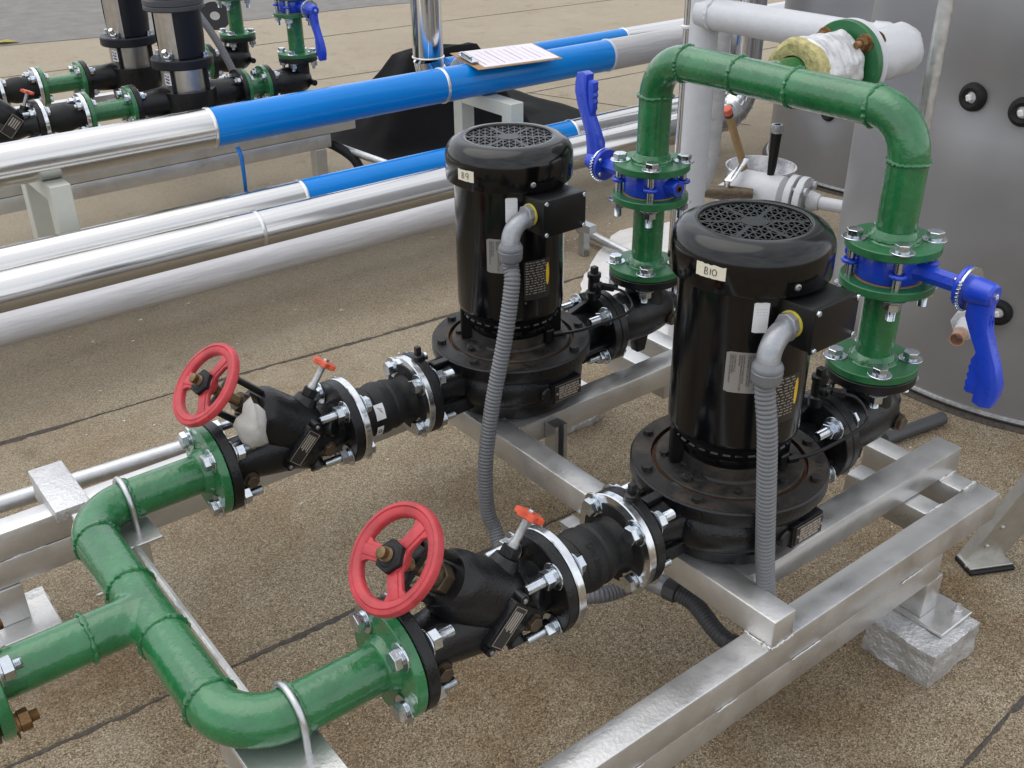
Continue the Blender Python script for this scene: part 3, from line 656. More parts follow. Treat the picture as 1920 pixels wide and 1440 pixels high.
def bal_valve(y0, lab, rag=False):
    P = lambda x, y, z: V((x, y0 + y, z))
    t = thing('balancing_valve', (-.69, y0, ZI), lab, 'valve', 'black balancing valves with red handwheels')
    fl = flange(t, P(-.856, 0, ZI), X, .024, 'black_cast'); fr_ = flange(t, P(-.545, 0, ZI), X, .024, 'black_cast')
    MB().lathe([(.046, 0), (.088, 0), (.088, .0024), (.046, .0024)], P(-.8583, 0, ZI), X, 48).lathe([(.046, 0), (.09, 0), (.09, .002), (.046, .002)], P(-.5208, 0, ZI), X, 48).build('gasket', 'rubber', t)
    s = V((-1, 0, 1)).normalized(); nn = V((1, 0, 1)).normalized(); bc = P(-.63, 0, ZI)
    b = MB()
    b.lathe([(.085, .0), (.060, .006), (.052, .022), (.053, .05), (.060, .09), (.068, .14), (.070, .19), (.066, .235), (.057, .265), (.053, .290), (.060, .304), (.085, .310)], P(-.8325, 0, ZI), X, 48)
    b.tube([bc + s * (-.055 + .0175 * i) for i in range(14)], [.02, .05, .063, .070, .073, .074, .073, .071, .069, .067, .0655, .0645, .061, .050], 40, up=Y)
    b.tube([P(-.700, 0, ZI - .01), P(-.640, 0, ZI - .018), P(-.585, 0, ZI - .008)], [.05, .066, .05], 28, up=Z)
    body = b.build('body', 'black_cast', t, ang=50)
    # yoke, gland, stem
    for q in (1, -1):
        o_ = bc + nn * (.042 * q); MB().prism([(.12, -.012), (.262, -.010), (.262, .010), (.12, .012)], o_, s, Y, nn, .014, .003).build('yoke_arm', 'black_cast', t)
    b = MB(); b.disc([(.024, 0), (.034, .003), (.034, .016), (.024, .020)], bc + s * .258, s, 28)
    b.box(bc + s * .262 - V((.045, .010, .045)), bc + s * .262 + V((.045, .010, .045)), .003); b = MB().prism([(.246, -.012), (.262, -.012), (.262, .012), (.246, .012)], bc, s, Y, nn, .105, .003); b.build('yoke', 'black_cast', t)
    MB().hexa(bc + s * .165, bc + s * .195, .030).disc([(.022, 0), (.022, .02)], bc + s * .19, s, 24).build('gland_nut', 'bronze_dark', t)
    pr = [(.0125, 0)]; h = .0
    for i in range(1, 78): pr.append((.0125 if i % 2 else .0105, i * .0020))
    MB().disc(pr, bc + s * .175, s, 18).disc([(.010, 0), (.0105, .001), (.0105, .012), (.007, .014)], bc + s * .326, s, 18).build('stem', 'brass', t)
    hw = wheel('handwheel', t, bc + s * .300, s, .099, 'red_wheel', Y * .93 + Z * .3)
    MB().hexa(bc + s * .306, bc + s * .318, .030, Y).disc([(.022, .011), (.018, .0135)], bc + s * .307, s, 24).build('hub_nut', 'black_matt', t)
    # test point valve with small orange wheel
    d = V((.60, 0, .80)).normalized(); o_ = P(-.620, 0, ZI + .082)
    b = MB().disc([(.036, -.02), (.031, .0), (.027, .014), (.024, .022)], o_, d, 24).hexa(o_ + d * .022, o_ + d * .042, .0185); b.build('boss', 'black_cast', t)
    MB().disc([(.011, .04), (.0105, .052), (.008, .056), (.0078, .105)], o_, d, 14).build('spindle', 'steel_dull', t)
    a, u, v = basis(d, V((1, 0, -.3))); c2 = o_ + d * .108; b = MB(); n_ = 60; vs = []
    for hh, k in ((-.007, .82), (-.005, 1), (.005, 1), (.007, .82)):
        for i in range(n_):
            th = 2 * math.pi * i / n_; r_ = (.0265 + .0040 * math.cos(6 * th)) * k; vs.append(c2 + (u * math.cos(th) + v * math.sin(th)) * r_ + a * hh)
    fs = [(k * n_ + i, k * n_ + (i + 1) % n_, (k + 1) * n_ + (i + 1) % n_, (k + 1) * n_ + i) for k in range(3) for i in range(n_)] + [tuple(range(n_)), tuple(3 * n_ + i for i in range(n_))]
    b.add(vs, fs).build('small_wheel', 'orange_wheel', t)
    MB().hexa(c2 + a * .006, c2 + a * .012, .0075).build('wheel_nut', 'zinc', t)
    # ear and plugs on the near side
    for o2, d2, p2 in ((P(-.585, -.052, ZI + .030), V((.55, -.8, .1)), [(.026, -.03), (.023, .01), (.019, .014)]), (P(-.625, -.040, ZI - .062), -Y * .5 - Z * .5, [(.020, -.02), (.018, .014)]),
                       (P(-.795, -.046, ZI - .030), -Y, [(.024, -.02), (.022, .006)]), (P(-.600, -.055, ZI - .018), -Y, [(.024, -.02), (.022, .006)])):
        MB().disc(p2, o2, d2, 18).build('plug_boss', 'black_cast', t)
    for q in ((-.795, -.054, ZI - .030), (-.600, -.063, ZI - .018)): hexhead(t, P(*q), -Y, .0155, .014, 'bronze_dark', 'plug', 1.2)
    # nameplate
    pc = P(-.668, -.081, ZI + .020); rot = MX((nn, -Y, V((-1, 0, 1)).normalized())).transposed()
    def plate(lo, hi, bev=0.): return MB().box(pc + V(lo), pc + V(hi), bev)
    b = MB(); b.prism([(-.048, -.021), (.048, -.021), (.048, .021), (-.048, .021)], pc + Y * .021, nn, s, Y, .044, .004); pb = b.build('plate_boss', 'black_cast', body)
    for q in (.055, -.055): MB().disc([(.011, -.03), (.010, .004)], pc + nn * q + Y * .006, -Y, 16).build('ear', 'black_cast', body)
    b = MB().prism([(-.043, -.0165), (.043, -.0165), (.043, .0165), (-.043, .0165)], pc - Y * .0018, nn, s, Y, .002); pl = b.build('nameplate', 'label_dark', pb)
    b = MB()
    for k in range(4): b.prism([(-.008 + .004 * (k % 2), -.0105 + .0060 * k), (.033, -.0105 + .0060 * k), (.033, -.0070 + .0060 * k), (-.008 + .004 * (k % 2), -.0070 + .0060 * k)], pc - Y * .0030, nn, s, Y, .0006)
    for y_ in (-.0158, .0148): b.prism([(-.042, y_), (.042, y_), (.042, y_ + .0010), (-.042, y_ + .0010)], pc - Y * .0030, nn, s, Y, .0006)
    for x_ in (-.042, .041): b.prism([(x_, -.0155), (x_ + .0010, -.0155), (x_ + .0010, .0155), (x_, .0155)], pc - Y * .0030, nn, s, Y, .0006)
    b.build('plate_print', 'label_line', pl)
    for q in (.055, -.055): MB().disc([(.0048, 0), (.0048, .003), (.003, .004)], pc + nn * q + Y * .0018, -Y, 12).build('rivet', 'steel_dull', pb)
    return t
bal_valve(0, 'black balancing valve with red handwheel in front of the B10 pump')
bal_valve(D, 'black balancing valve with red handwheel and a grey rag, before the B9 pump')
# grey rag stuck over the far valve
CAM = V((-1.5205, -1.1983, 1.8313)); CM = cam.matrix_world
def pix(u, v):
    f = 1935.06; return (CM.to_3x3() @ V(((u - 960) / f, (720 - v) / f, -1)))
def on_z(u, v, z): d_ = pix(u, v); return CAM + d_ * ((z - CAM.z) / d_.z)
def on_y(u, v, y): d_ = pix(u, v); return CAM + d_ * ((y - CAM.y) / d_.y)
rim = [on_y(u, v, D - .070) for u, v in ((472, 745), (476, 757), (487, 761), (500, 773), (504, 790), (502, 812), (508, 835), (494, 840), (470, 843), (456, 832), (449, 818), (440, 801), (446, 787), (455, 776), (457, 758))]
c0 = sum(rim, V()) / len(rim); b = MB(); n_ = len(rim); vs = []
for k in range(7):
    for p in rim:
        t_ = k / 6; q = c0.lerp(p, t_); q.y = D - .098 + .034 * t_ ** 2 + .004 * NZ.noise(q * 60) + .004 * math.sin(q.x * 90); vs.append(q)
b.add(vs, [(k * n_ + i, k * n_ + (i + 1) % n_, (k + 1) * n_ + (i + 1) % n_, (k + 1) * n_ + i) for k in range(6) for i in range(n_)])
o = b.build('rag', 'rag', ang=80); sm_ = o.modifiers.new('s', 'SOLIDIFY'); sm_.thickness = .0015; tag(o, 'pale grey rag stuck over the valve behind the far handwheel', 'rag')

def rubber_joint(y0, lab, stickers):
    P = lambda x, y, z: V((x, y0 + y, z))
    t = thing('rubber_joint', (-.42, y0, ZI), lab, 'pipe joint', 'black rubber expansion joints with zinc flanges')
    b = MB(); b.lathe([(.086, .0), (.086, .003), (.060, .004), (.055, .020), (.056, .034), (.0615, .046), (.0640, .060), (.0605, .066), (.0610, .068), (.0660, .082), (.0670, .092), (.0660, .103), (.0610, .116), (.0605, .118), (.0640, .124), (.0615, .138), (.055, .150), (.055, .166), (.060, .180), (.086, .181), (.086, .2035)], P(-.5195, 0, ZI), X, 56)
    bd = b.build('bellows', 'rubber', t)
    fa = flange(t, P(-.519, 0, ZI), X, .018, 'zinc_plate', bore=.058); fb = flange(t, P(-.336, 0, ZI), X, .018, 'zinc_plate', bore=.058)
    bolts(fa, P(-.5005, 0, ZI), -X, Y, Z, .060, .0450, tail=.034); bolts(fb, P(-.336, 0, ZI), X, Y, Z, .060, .045)
    def wrap(pts, a0, x0): return [P(x0 + x, .0678 * math.cos(a0 + y / .067), ZI + .0678 * math.sin(a0 + y / .067)) for x, y in pts]
    if stickers:
        for k, (a0, x0, h, w_) in enumerate(((R(157), -.452, .040, .026), (R(203), -.456, .032, .018))):
            vs = []; n_ = 6
            for i in range(n_ + 1): vs += wrap([(-w_ / 2, -h / 2 + h * i / n_), (w_ / 2, -h / 2 + h * i / n_)], a0, x0)
            st = MB().add(vs, [(2 * i, 2 * i + 1, 2 * i + 3, 2 * i + 2) for i in range(n_)]).build('sticker', 'paper', bd)
            tx = MB()
            if k: tx.tube(wrap(circ(0, 0, .005, .006, 0, 360), a0, x0 + .0), .0011, 5).tube(wrap([(-.004, -.004), (.004, .004)], a0, x0), .0011, 5)
            else:
                for i in range(4): tx.tube(wrap([(-.006 + .002 * i, -.012 + .003 * i), (.007, -.006 + .004 * i)], a0, x0), .0005, 4)
            tx.build('print', 'ink', st)
    else:
        vs, fs = text_geo('DN 80mm', .022, 'CENTER', .9); MB().add([p_ + (p_ - P(p_.x, 0, ZI)).normalized() * .0008 for p_ in wrap([(y - .004, x) for x, y in vs], R(150), -.435)], fs).build('raised_lettering', 'black_matt', bd, smooth=False)
    return t
rubber_joint(0, 'black rubber pipe joint between zinc flanges, beside the B10 pump', False)
rubber_joint(D, 'black rubber pipe joint with white stickers, beside the B9 pump', True)

# U-bolts and brackets under the manifold
def ubolt(y0, lab):
    x = -1.062; P = lambda y, z: V((x, y0 + y, z)); r = PR + .0065
    t = thing('u_bolt', (x, y0, ZI - .06), lab, 'clamp', 'galvanised u-bolts over the green manifold')
    MB().tube([P(-r, ZI - .072), P(-r, ZI - .02)] + [P(-r * math.cos(a), ZI + r * math.sin(a)) for a in [math.pi * i / 20 for i in range(21)]] + [P(r, ZI - .02), P(r, ZI - .072)], .0062, 12).build('rod', 'galv', t)
    for q in (-1, 1): MB().hexa(P(r * q, ZI - .075), P(r * q, ZI - .062), .011).build('nut', 'galv', t)
ubolt(0, 'galvanised u-bolt strapping the near green elbow to its bracket'); ubolt(D, 'galvanised u-bolt strapping the far green elbow to its bracket')
def bracket(y0, y1, lab):
    t = thing('pipe_bracket', (-1.1, y0, .3), lab, 'bracket', 'silver angle brackets under the green manifold')
    MB().box((-1.155, y0, ZI - .058), (-1.025, y1, ZI - .050), .0015).build('plate', 'silver_paint', t)
    MB().box((-1.155, y0, ZI - .135), (-1.148, y1, ZI - .0585), .0015).build('web', 'silver_paint', t)
    sg = 1 if y0 > .3 else -1; ye = YR0 - .0012 if sg > 0 else YF1 + .0012; ys = y1 - .07 if sg > 0 else y0 + .07
    MB().box((-1.095, min(ys, ys - sg * .05), .3615), (-1.035, max(ys, ys - sg * .05), ZI - .0585), .003).build('upright', 'silver_paint', t)
    MB().box((-1.096, min(ys - sg * .06, ye), .300), (-1.034, max(ys - sg * .06, ye), .361), .003).build('arm', 'silver_paint', t)
bracket(-.135, .11, 'silver steel bracket under the near green elbow at the bottom edge'); bracket(D - .10, D + .10, 'silver steel bracket under the far green elbow')
b = MB().box((-1.012, .16, ZI - .140), (-1.004, D - .101, ZI - .060), .001); b = MB().tube([(-1.085, .112, ZI - .056), (-1.085, D - .102, ZI - .056)], .009, 8); o = b.build('tie_rod', 'silver_paint'); tag(o, 'thin silver bar running beneath the green manifold', 'bar')

# ------------------------------------------------------------------ discharge side
XR = .499
def check_valve(y0, lab):
    P = lambda x, y, z: V((x, y0 + y, z))
    t = thing('check_valve', (XR, y0, ZI - .08), lab, 'valve', 'black angle check valves at the pump outlets')
    f_ = flange(t, P(.316, 0, ZI), X, .024, 'black_cast')
    MB().lathe([(.046, 0), (.09, 0), (.09, .0016), (.046, .0016)], P(.3145, 0, ZI), X, 40).build('gasket', 'rubber', t)
    b = MB(); b.tube([P(.338 + .0205 * i, 0, ZI - .003) for i in range(13)], [.056, .058, .064, .070, .073, .074, .074, .074, .073, .070, .066, .060, .044], 40, up=Z)
    b.tube([P(XR, 0, ZI), P(XR, 0, ZI + .045), P(XR, 0, ZI + .075), P(XR, 0, ZI + .105)], [.070, .060, .055, .056], 40, up=X)
    b.disc([(.030, 0), (.028, .03), (.022, .034)], P(.588, 0, ZI - .003), X, 24)
    b.disc([(.024, 0), (.022, .022)], P(.553, -.048, ZI - .020), -Y, 20)
    b.prism([(.47, ZI - .13), (.50, ZI - .13), (.52, ZI - .05), (.45, ZI - .05)], P(0, 0, 0), X, Z, Y, .03, .003)
    b.build('body', 'black_cast', t, ang=50)
    f2 = flange(t, P(XR, 0, .637), Z, .023, 'black_cast')
    hexhead(t, P(.553, -.070, ZI - .020), -Y, .018, .012, 'bronze_dark', 'plug', 1.2)
    bolts(f_, P(.3405, 0, ZI), -X, Y, Z, .060, .051, tail=.030)
    MB().lathe([(.046, 0), (.098, 0), (.098, .0018), (.046, .0018)], P(XR, 0, .6600), Z, 48).build('gasket', 'bronze_dark', t)
check_valve(0, 'black angle check valve beside the B10 pump outlet'); check_valve(D, 'black angle check valve beside the B9 pump outlet')
def spool(y0, lab):
    P = lambda x, y, z: V((x, y0 + y, z))
    t = thing('pipe_spool', (XR, y0, .66), lab, 'pipe', 'short green flanged discharge spools')
    MB().cyl(P(XR, 0, .668), P(XR, 0, .890), .0435, n=40).lathe([(.0435, .702), (.047, .700), (.054, .688), (.060, .682)], P(XR, 0, 0), Z, 40).build('pipe', 'green', t)
    MB().weld(P(XR, 0, .6865), Z, .0535, .004).build('weld_bead', 'green', t)
    f_ = flange(t, P(XR, 0, .662), Z, .020, 'green_rim'); bolts(f_, P(XR, 0, .682), -Z, X, Y, .062, .045, tail=.014)
    flange(t, P(XR, 0, .874), Z, .020, 'green_rim')
spool(0, 'short green pipe spool below the butterfly valve by the grey tank'); spool(D, 'short green pipe spool behind the B9 pump')
def butterfly(y0, sg, up, lab):
    """sg: side of the lever along y; up: handle direction"""
    P = lambda x, o, z: V((XR + x, y0 + sg * o, z))
    t = thing('butterfly_valve', (XR, y0, .90), lab, 'valve', 'blue butterfly valves')
    b = MB().lathe([(.046, .896), (.072, .896), (.075, .900), (.075, .958), (.072, .962), (.046, .962), (.046, .896)], (XR, y0, 0), Z, 48)
    for sx in (-1, 1):
        for sy in (-1, 1):
            q = V((XR + .062 * sx, y0 + .062 * sy, .929)); b.torus(q, Z, .0155, .0058, 20, 8)
            d = V((-sx, -sy, 0)).normalized(); b.box(q + d * .030 - V((.012, .009, .006)), q + d * .030 + V((.012, .009, .006)), .002, MX.Rotation(math.atan2(d.y, d.x), 3, 'Z'))
    b.disc([(.024, 0), (.022, .036), (.020, .040), (.0105, .040), (.0100, .030)], P(0, -.068, .929), V((0, -sg, 0)), 24)
    bd = b.build('body', 'blue_paint', t, ang=45)
    MB().lathe([(.0112, .030), (.0112, .0415), (.0075, .0415), (.0070, .031)], P(0, -.068, .929), V((0, -sg, 0)), 20).build('bush', 'brass', t)
    b = MB().lathe([(.044, 0), (.077, 0), (.077, .0022), (.044, .0022)], (XR, y0, .8938), Z, 40).lathe([(.044, 0), (.077, 0), (.077, .0022), (.044, .0022)], (XR, y0, .962), Z, 40); b.build('seat', 'wood_board', t)
    # neck
    b = MB(); b.disc([(.026, 0), (.0215, .02), (.0205, .10), (.023, .118)], P(0, .065, .929), Y * sg, 8); b.build('neck', 'blue_paint', t, ang=25)
    b = MB().disc([(.044, 0), (.046, .002), (.046, .010), (.044, .012)], P(0, .180, .929), Y * sg, 40); pf = b.build('mounting_flange', 'blue_paint', t)
    for a in (35, 145, 215, 325): MB().disc([(.006, 0), (.006, .004), (.004, .006)], P(.036 * math.cos(R(a)), .180, .929 + .036 * math.sin(R(a))), -Y * sg, 12).build('screw', 'zinc', pf)
    b = MB().disc([(.047, 0), (.0475, .001), (.0475, .005), (.047, .006)], P(0, .193, .929), Y * sg, 48)
    for i in range(13):
        a = R((-150 if up > 0 else 30) + 11 * i) if 0 else R(150 + 10 * i); q = P(.048 * math.cos(a), .196, .929 + .048 * math.sin(a)); b.box(q - V((.004, .003, .0022)), q + V((.004, .003, .0022)), .0005, MX.Rotation(-a, 3, 'Y'))
    b.build('notch_plate', 'zinc', t)
    # hub and cranked lever
    b = MB().disc([(.030, .199), (.030, .215), (.026, .250), (.021, .256)], P(0, 0, .929), Y * sg, 28); hb_ = b.build('lever_hub', 'blue_paint', t)
    MB().disc([(.007, 0), (.007, .003), (.005, .004), (.0045, .002)], P(0, .256, .929), Y * sg, 14).build('screw', 'zinc', hb_)
    out_ = [(-.004, .204), (-.004, .254), (.040, .256), (.075, .262), (.115, .280), (.150, .298), (.190, .312), (.218, .312), (.246, .304), (.252, .282), (.246, .262), (.205, .264), (.165, .258), (.130, .246), (.090, .222), (.058, .205)]
    b = MB().prism([(s_ * up, o_) for s_, o_ in out_], V((XR, y0, .929)), Z, Y * sg, X, .030, .0035); lv = b.build('lever', 'blue_paint', t, ang=40)
    tr = [(.128, .246), (.142, .242), (.152, .237), (.161, .239), (.170, .235), (.180, .239), (.189, .235), (.198, .239), (.207, .235), (.216, .238), (.226, .236), (.232, .244), (.230, .264), (.205, .268), (.150, .256)]
    MB().prism([(s_ * up, o_) for s_, o_ in tr], V((XR, y0, .929)), Z, Y * sg, X, .020, .003).build('trigger', 'blue_paint', t, ang=40)
    b = MB(); zc = .929 + .085 * up
    b.tube([V((XR - .0152 * 0, y0 + sg * .2605, .929 + up * .060)) + X * (.006 * math.cos(R(a))) + Z * (.018 * math.sin(R(a))) for a in range(0, 360, 20)], .0012, 5, closed=True); b.build('embossed_ring', 'blue_paint', lv)
    return t
butterfly(0, -1, -1, 'blue butterfly valve with lever hanging down, in front of the grey tank')
butterfly(D, 1, 1, 'blue butterfly valve with lever standing up, behind the B9 pump')
ZH = 1.262; EH = .100
hd = thing('discharge_header', (XR, D / 2, .98), 'green painted pipe arch joining the two pump risers', 'pipe')
path = [(XR, 0, .972)] + [tuple(p) for p in arc((XR, EH, ZH - EH), EH, Y, Z, R(180), R(90), 14)] + [tuple(p) for p in arc((XR, D - EH, ZH - EH), EH, Y, Z, R(90), R(0), 14)] + [(XR, D, .972)]
MB().tube(path, PR, 40).build('arch_pipe', 'green', hd)
YB = .405
b = MB().tube([(XR, YB, ZH), (XR + .10, YB, ZH), (.800, YB, ZH)], PR * .99, 36)
b.add(*saddle((XR, YB, ZH), Y, X, PR, PR * .991)); b.build('tee_branch', 'green', hd, ang=50)
for o_, a in [((XR, 0, ZH - EH), Z), ((XR, EH, ZH), Y), ((XR, D - EH, ZH), Y), ((XR, D, ZH - EH), Z), ((XR, YB - .085, ZH), Y), ((XR, YB + .085, ZH), Y), ((XR, 0, .990), Z), ((XR, D, .990), Z)]: MB().weld(o_, a, PR if o_[2] > 1 else PR + .009, .0048).build('weld_bead', 'green', hd)
for y0 in (0, D):
    MB().lathe([(PR, 1.008), (PR + .003, 1.004), (PR + .010, .990), (PR + .016, .984)], (XR, y0, 0), Z, 40).build('weld_fillet', 'green', hd)
    f_ = flange(hd, (XR, y0, .964), Z, .020, 'green_rim'); bolts(f_, (XR, y0, .984), -Z, X, Y, .062, .110, tail=.022)
fw_ = flange(hd, (.790, YB, ZH), X, .020, 'green_rim', r=.108); bolts(fw_, (.838, YB, ZH), -X, Y, Z, .060, .048, 'rust_nut', 1., .016)
# insulation on the branch
ins = thing('pipe_insulation', (.66, YB, ZH), 'foil faced yellow mineral wool sleeve on the green branch under the top pipe', 'insulation')
b = MB(); b.lathe([(.046, .004), (.070, .0), (.082, .006), (.086, .02), (.080, .045), (.046, .05)], (.592, YB, ZH), X, 40); me_o = b.build('wool', 'foam', ins); wobble(me_o.data, .008, 24)
b = MB(); pr = [(.060, -.004), (.080, .0)] + [(.083 + .0018 * math.sin(i * 2.3), i * .008) for i in range(1, 18)] + [(.078, .146), (.060, .148)]
b.lathe(pr, (.630, YB, ZH), X, 72); me_o = b.build('foil_jacket', 'foil', ins, ang=60); wobble(me_o.data, .006, 26); wobble(me_o.data, .0035, 70)

# ------------------------------------------------------------------ white pipework behind the risers
wh = thing('white_pipework', (1.11, 1.2, 0), 'white painted pipe with vertical riser and branch behind the green arch', 'pipe')
XW = 1.10; YW = 1.165; WR = .049
b = MB().tube([(.845, YB, ZH), (XW - .12, YB, ZH)] + [tuple(p) for p in arc((XW - .10, YB + .10, ZH), .10, X, Y, R(-90), R(0), 12)] + [(XW, YW, ZH)], WR, 36); b.build('branch_pipe', 'white_paint', wh)
b = MB().cyl((XW + .012, YW, .02), (XW + .012, YW, 2.6), .0475, n=36); b.build('riser', 'white_paint', wh)
for o_, a in (((XW, YW - .055, ZH), Y), ((XW, YB + .11, ZH), Y), ((XW - .10, YB, ZH), X)): MB().weld(o_, a, WR, .0055, 40).build('weld_bead', 'white_paint', wh)
flange(wh, (.812, YB, ZH), X, .020, 'white_paint', r=.108)
b = MB().tube([(.850, YB, ZH), (.90, YB, ZH)] + [(XW - .17, YB, ZH)] + [tuple(p) for p in arc((XW - .10, YB + .10, ZH), .10, X, Y, R(-90), R(10), 16)], [.050, .064, .068] + [.070 - .0009 * i for i in range(17)], 40); o = b.build('elbow_wrap', 'white_paint', wh, ang=70); wobble(o.data, .010, 17); wobble(o.data, .004, 50)
b = MB().cyl((1.47, 1.415, .03), (1.47, 1.415, 2.4), .046, n=32); b = MB().tube(smooth([(1.30, 1.47, .50), (1.40, 1.43, .53), (1.455, 1.415, .60), (1.47, 1.41, .75), (1.47, 1.41, 1.2), (1.47, 1.41, 2.4)], 8), .040, 28); o = b.build('white_pipe', 'white_rough'); tag(o, 'white upright pipe partly hidden behind the white riser', 'pipe')
# low white flanged pipe with ball valve, paint pail, stick
lw = thing('white_drain_pipe', (2.3, 1.7, .25), 'low white flanged pipe running behind the front grey tank', 'pipe')
A, B_ = V((2.27, 1.86, .25)), V((2.49, 1.15, .25)); dv = (B_ - A).normalized()
b = MB().tube([A + dv * (-.01) + V((-.10, .02, -.12)), A + dv * (-.01) + V((-.05, .03, -.03)), A, A + dv * .18, A + dv * .20], [.05, .082, .092, .090, .06], 28); b.build('body', 'white_paint', lw)
MB().cyl(A + dv * .19, B_ + dv * .1, .030, n=24).cyl(A + dv * .31, A + dv * .36, .05, .036, n=20).build('pipe', 'white_paint', lw)
for k in (.215, .262):
    f_ = flange(lw, A + dv * k, dv, .032, 'white_paint', r=.105, bore=.03)
bolts(f_, A + dv * .294, -dv, dv.cross(Z), Z, .058, .05, 'white_paint', 1.1, .006)
p0 = A + dv * .11 + Z * .07; MB().tube([p0, p0 + Z * .06 + X * .006, p0 + Z * .235 + X * .012], [.015, .020, .026], 18).build('handle', 'black_satin', lw)
MB().lathe([(.016, -.035), (.016, .002), (.027, .002), (.0275, -.035)], p0 + Z * .25 + X * .012, Z, 20).build('collar', 'zinc', lw)
bv = thing('ball_valve', (2.05, 1.92, .20), 'small ball valve with flat steel lever in front of the pail', 'valve')
q = on_z(1362, 362, .27); b = MB().tube([q + V((-.07, .09, 0)), q, q + V((.08, -.09, 0))], [.026, .036, .026], 16); b.build('body', 'bronze_dark', bv)
b = MB().cyl(q, q + Z * .055, .014, n=14).hexa(q + Z * .05, q + Z * .064, .016).prism([(0, -.018), (.05, -.02), (.09, -.014), (.19, -.014), (.19, .014), (.09, .014), (.05, .02), (0, .018)], q + Z * .060 + V((-.01, -.01, 0)), V((.80, .2, .28)).normalized(), V((-.2, .95, 0)).normalized(), V((-.28, -.1, .9)).normalized(), .010, .002); b.build('lever', 'zinc_plate', bv)
PX, PY = 2.52, 1.985
pail = thing('paint_pail', (PX, PY, 0), 'grey paint smeared white pail behind the low white pipe', 'pail')
b = MB().lathe([(.001, .004), (.125, .004), (.135, .010), (.168, .275), (.174, .278), (.174, .286), (.167, .286), (.162, .270), (.130, .02), (.001, .02)], (PX, PY, 0), Z, 48); b.build('bucket', 'pail', pail)
MB().lathe([(.001, 0), (.145, .0)], (PX, PY, .14), Z, 40).build('paint', 'pail', pail)
st = thing('wooden_stick', (2.40, 2.10, .2), 'brown wooden stick with red tip standing in the pail', 'stick')
a, b_ = on_y(1400, 330, 1.98), on_y(1363, 203, 1.93); MB().tube([a, a.lerp(b_, .9)], .019, 10).build('shaft', 'wood_stick', st)
b = MB()
for k in (.90, .915, .93): b.torus(a.lerp(b_, k), b_ - a, .019, .0022, 16, 6)
b.build('ring_mark', 'ink', st); MB().tube([a.lerp(b_, .90), a.lerp(b_, .93)], .0188, 10).build('neck', 'wood_stick', st); MB().tube([a.lerp(b_, .93), a.lerp(b_, 1.), a.lerp(b_, 1.006)], [.021, .021, .016], 14).build('tip', 'red_tip', st)

# ------------------------------------------------------------------ tanks
def tank(cx, cy, r, h, lab, groms):
    t = thing('tank', (cx, cy, 0), lab, 'tank', 'grey insulated cylindrical tanks')
    b = MB(); n_ = 160; rows = 40; vs = []
    for j in range(rows + 1):
        z = .02 + h * j / rows
        for i in range(n_):
            a = 2 * math.pi * i / n_; p = V((cx + r * math.cos(a), cy + r * math.sin(a), z)); rr_ = r + .007 * NZ.noise(p * 1.9) - .003 * NZ.noise(p * 5)
            for ga, gz in groms:
                d = math.hypot((a - ga + math.pi) % (2 * math.pi) - math.pi, 0) * r; q = (d * d + (z - gz) ** 2) / .0120
                rr_ -= .030 * math.exp(-q)
            vs.append((cx + rr_ * math.cos(a), cy + rr_ * math.sin(a), z))
    b.add(vs, [(j * n_ + i, j * n_ + (i + 1) % n_, (j + 1) * n_ + (i + 1) % n_, (j + 1) * n_ + i) for j in range(rows) for i in range(n_)])
    b.add([(cx, cy, .02 + h)] + vs[-n_:], [(0, 1 + i, 1 + (i + 1) % n_) for i in range(n_)])
    b.build('shell', 'tank_steel', t, ang=60)
    MB().torus((cx, cy, .022), Z, r + .003, .010, 120, 8).build('base_rim', 'steel_dull', t)
    MB().lathe([(r + .035, .002), (r + .02, .006), (r - .02, .016)], (cx, cy, 0), Z, 90).build('base_sealant', 'bitumen', t)
    for ga, gz in groms:
        d = V((math.cos(ga), math.sin(ga), 0)); p = V((cx, cy, gz)) + d * (r - .029)
        gr = MB().lathe([(.017, .004), (.019, .018), (.030, .022), (.040, .018), (.044, .010), (.045, -.004)], p, d, 36).build('grommet', 'rubber', t)
        MB().disc([(.018, .0), (.018, .010), (.014, .012)], p, d, 20).box(p + d * .020 - V((.012, .008, .010)), p + d * .020 + V((.012, .008, .010)), .003, MX.Rotation(ga, 3, 'Z') @ MX.Rotation(.3, 3, 'X')).build('plug', 'paper', gr)
def hit_cyl(u, v, cx, cy, r):
    d = pix(u, v); ox, oy = CAM.x - cx, CAM.y - cy; a = d.x ** 2 + d.y ** 2; b = ox * d.x + oy * d.y; c = ox * ox + oy * oy - r * r
    t = (-b - math.sqrt(b * b - a * c)) / a; p = CAM + d * t; return math.atan2(p.y - cy, p.x - cx), p.z
T1 = (2.398, .416, .826); T2 = (4.015, 2.07, .826)
g1 = [hit_cyl(1815, 184, *T1), hit_cyl(1913, 213, *T1), hit_cyl(1868, 590, *T1)]
tank(*T1, 2.6, 'tall dull grey cylindrical tank at the right edge, nearest the camera', g1)
tank(*T2, 2.6, 'tall dull grey cylindrical tank standing behind the front tank', [hit_cyl(1548, 213, *T2)])
a, z = hit_cyl(1830, 590, *T1); dn = V((math.cos(a), math.sin(a), 0)); p = V((T1[0], T1[1], z)) + dn * T1[2]
sf = 1.35; p = p + Z * .0
tf = thing('tank_fitting', p, 'brass and copper pipe stub with zinc union on the front grey tank', 'fitting'); dd = (dn + V((-.05, -.12, -.08))).normalized()
MB().cyl(p - dd * .02, p + dd * .050, .050, n=24).build('socket', 'brass', tf); MB().hexa(p + dd * .045, p + dd * .085, .056, n=8).cyl(p + dd * .08, p + dd * .150, .034, .026, n=20).build('union', 'white_paint', tf)
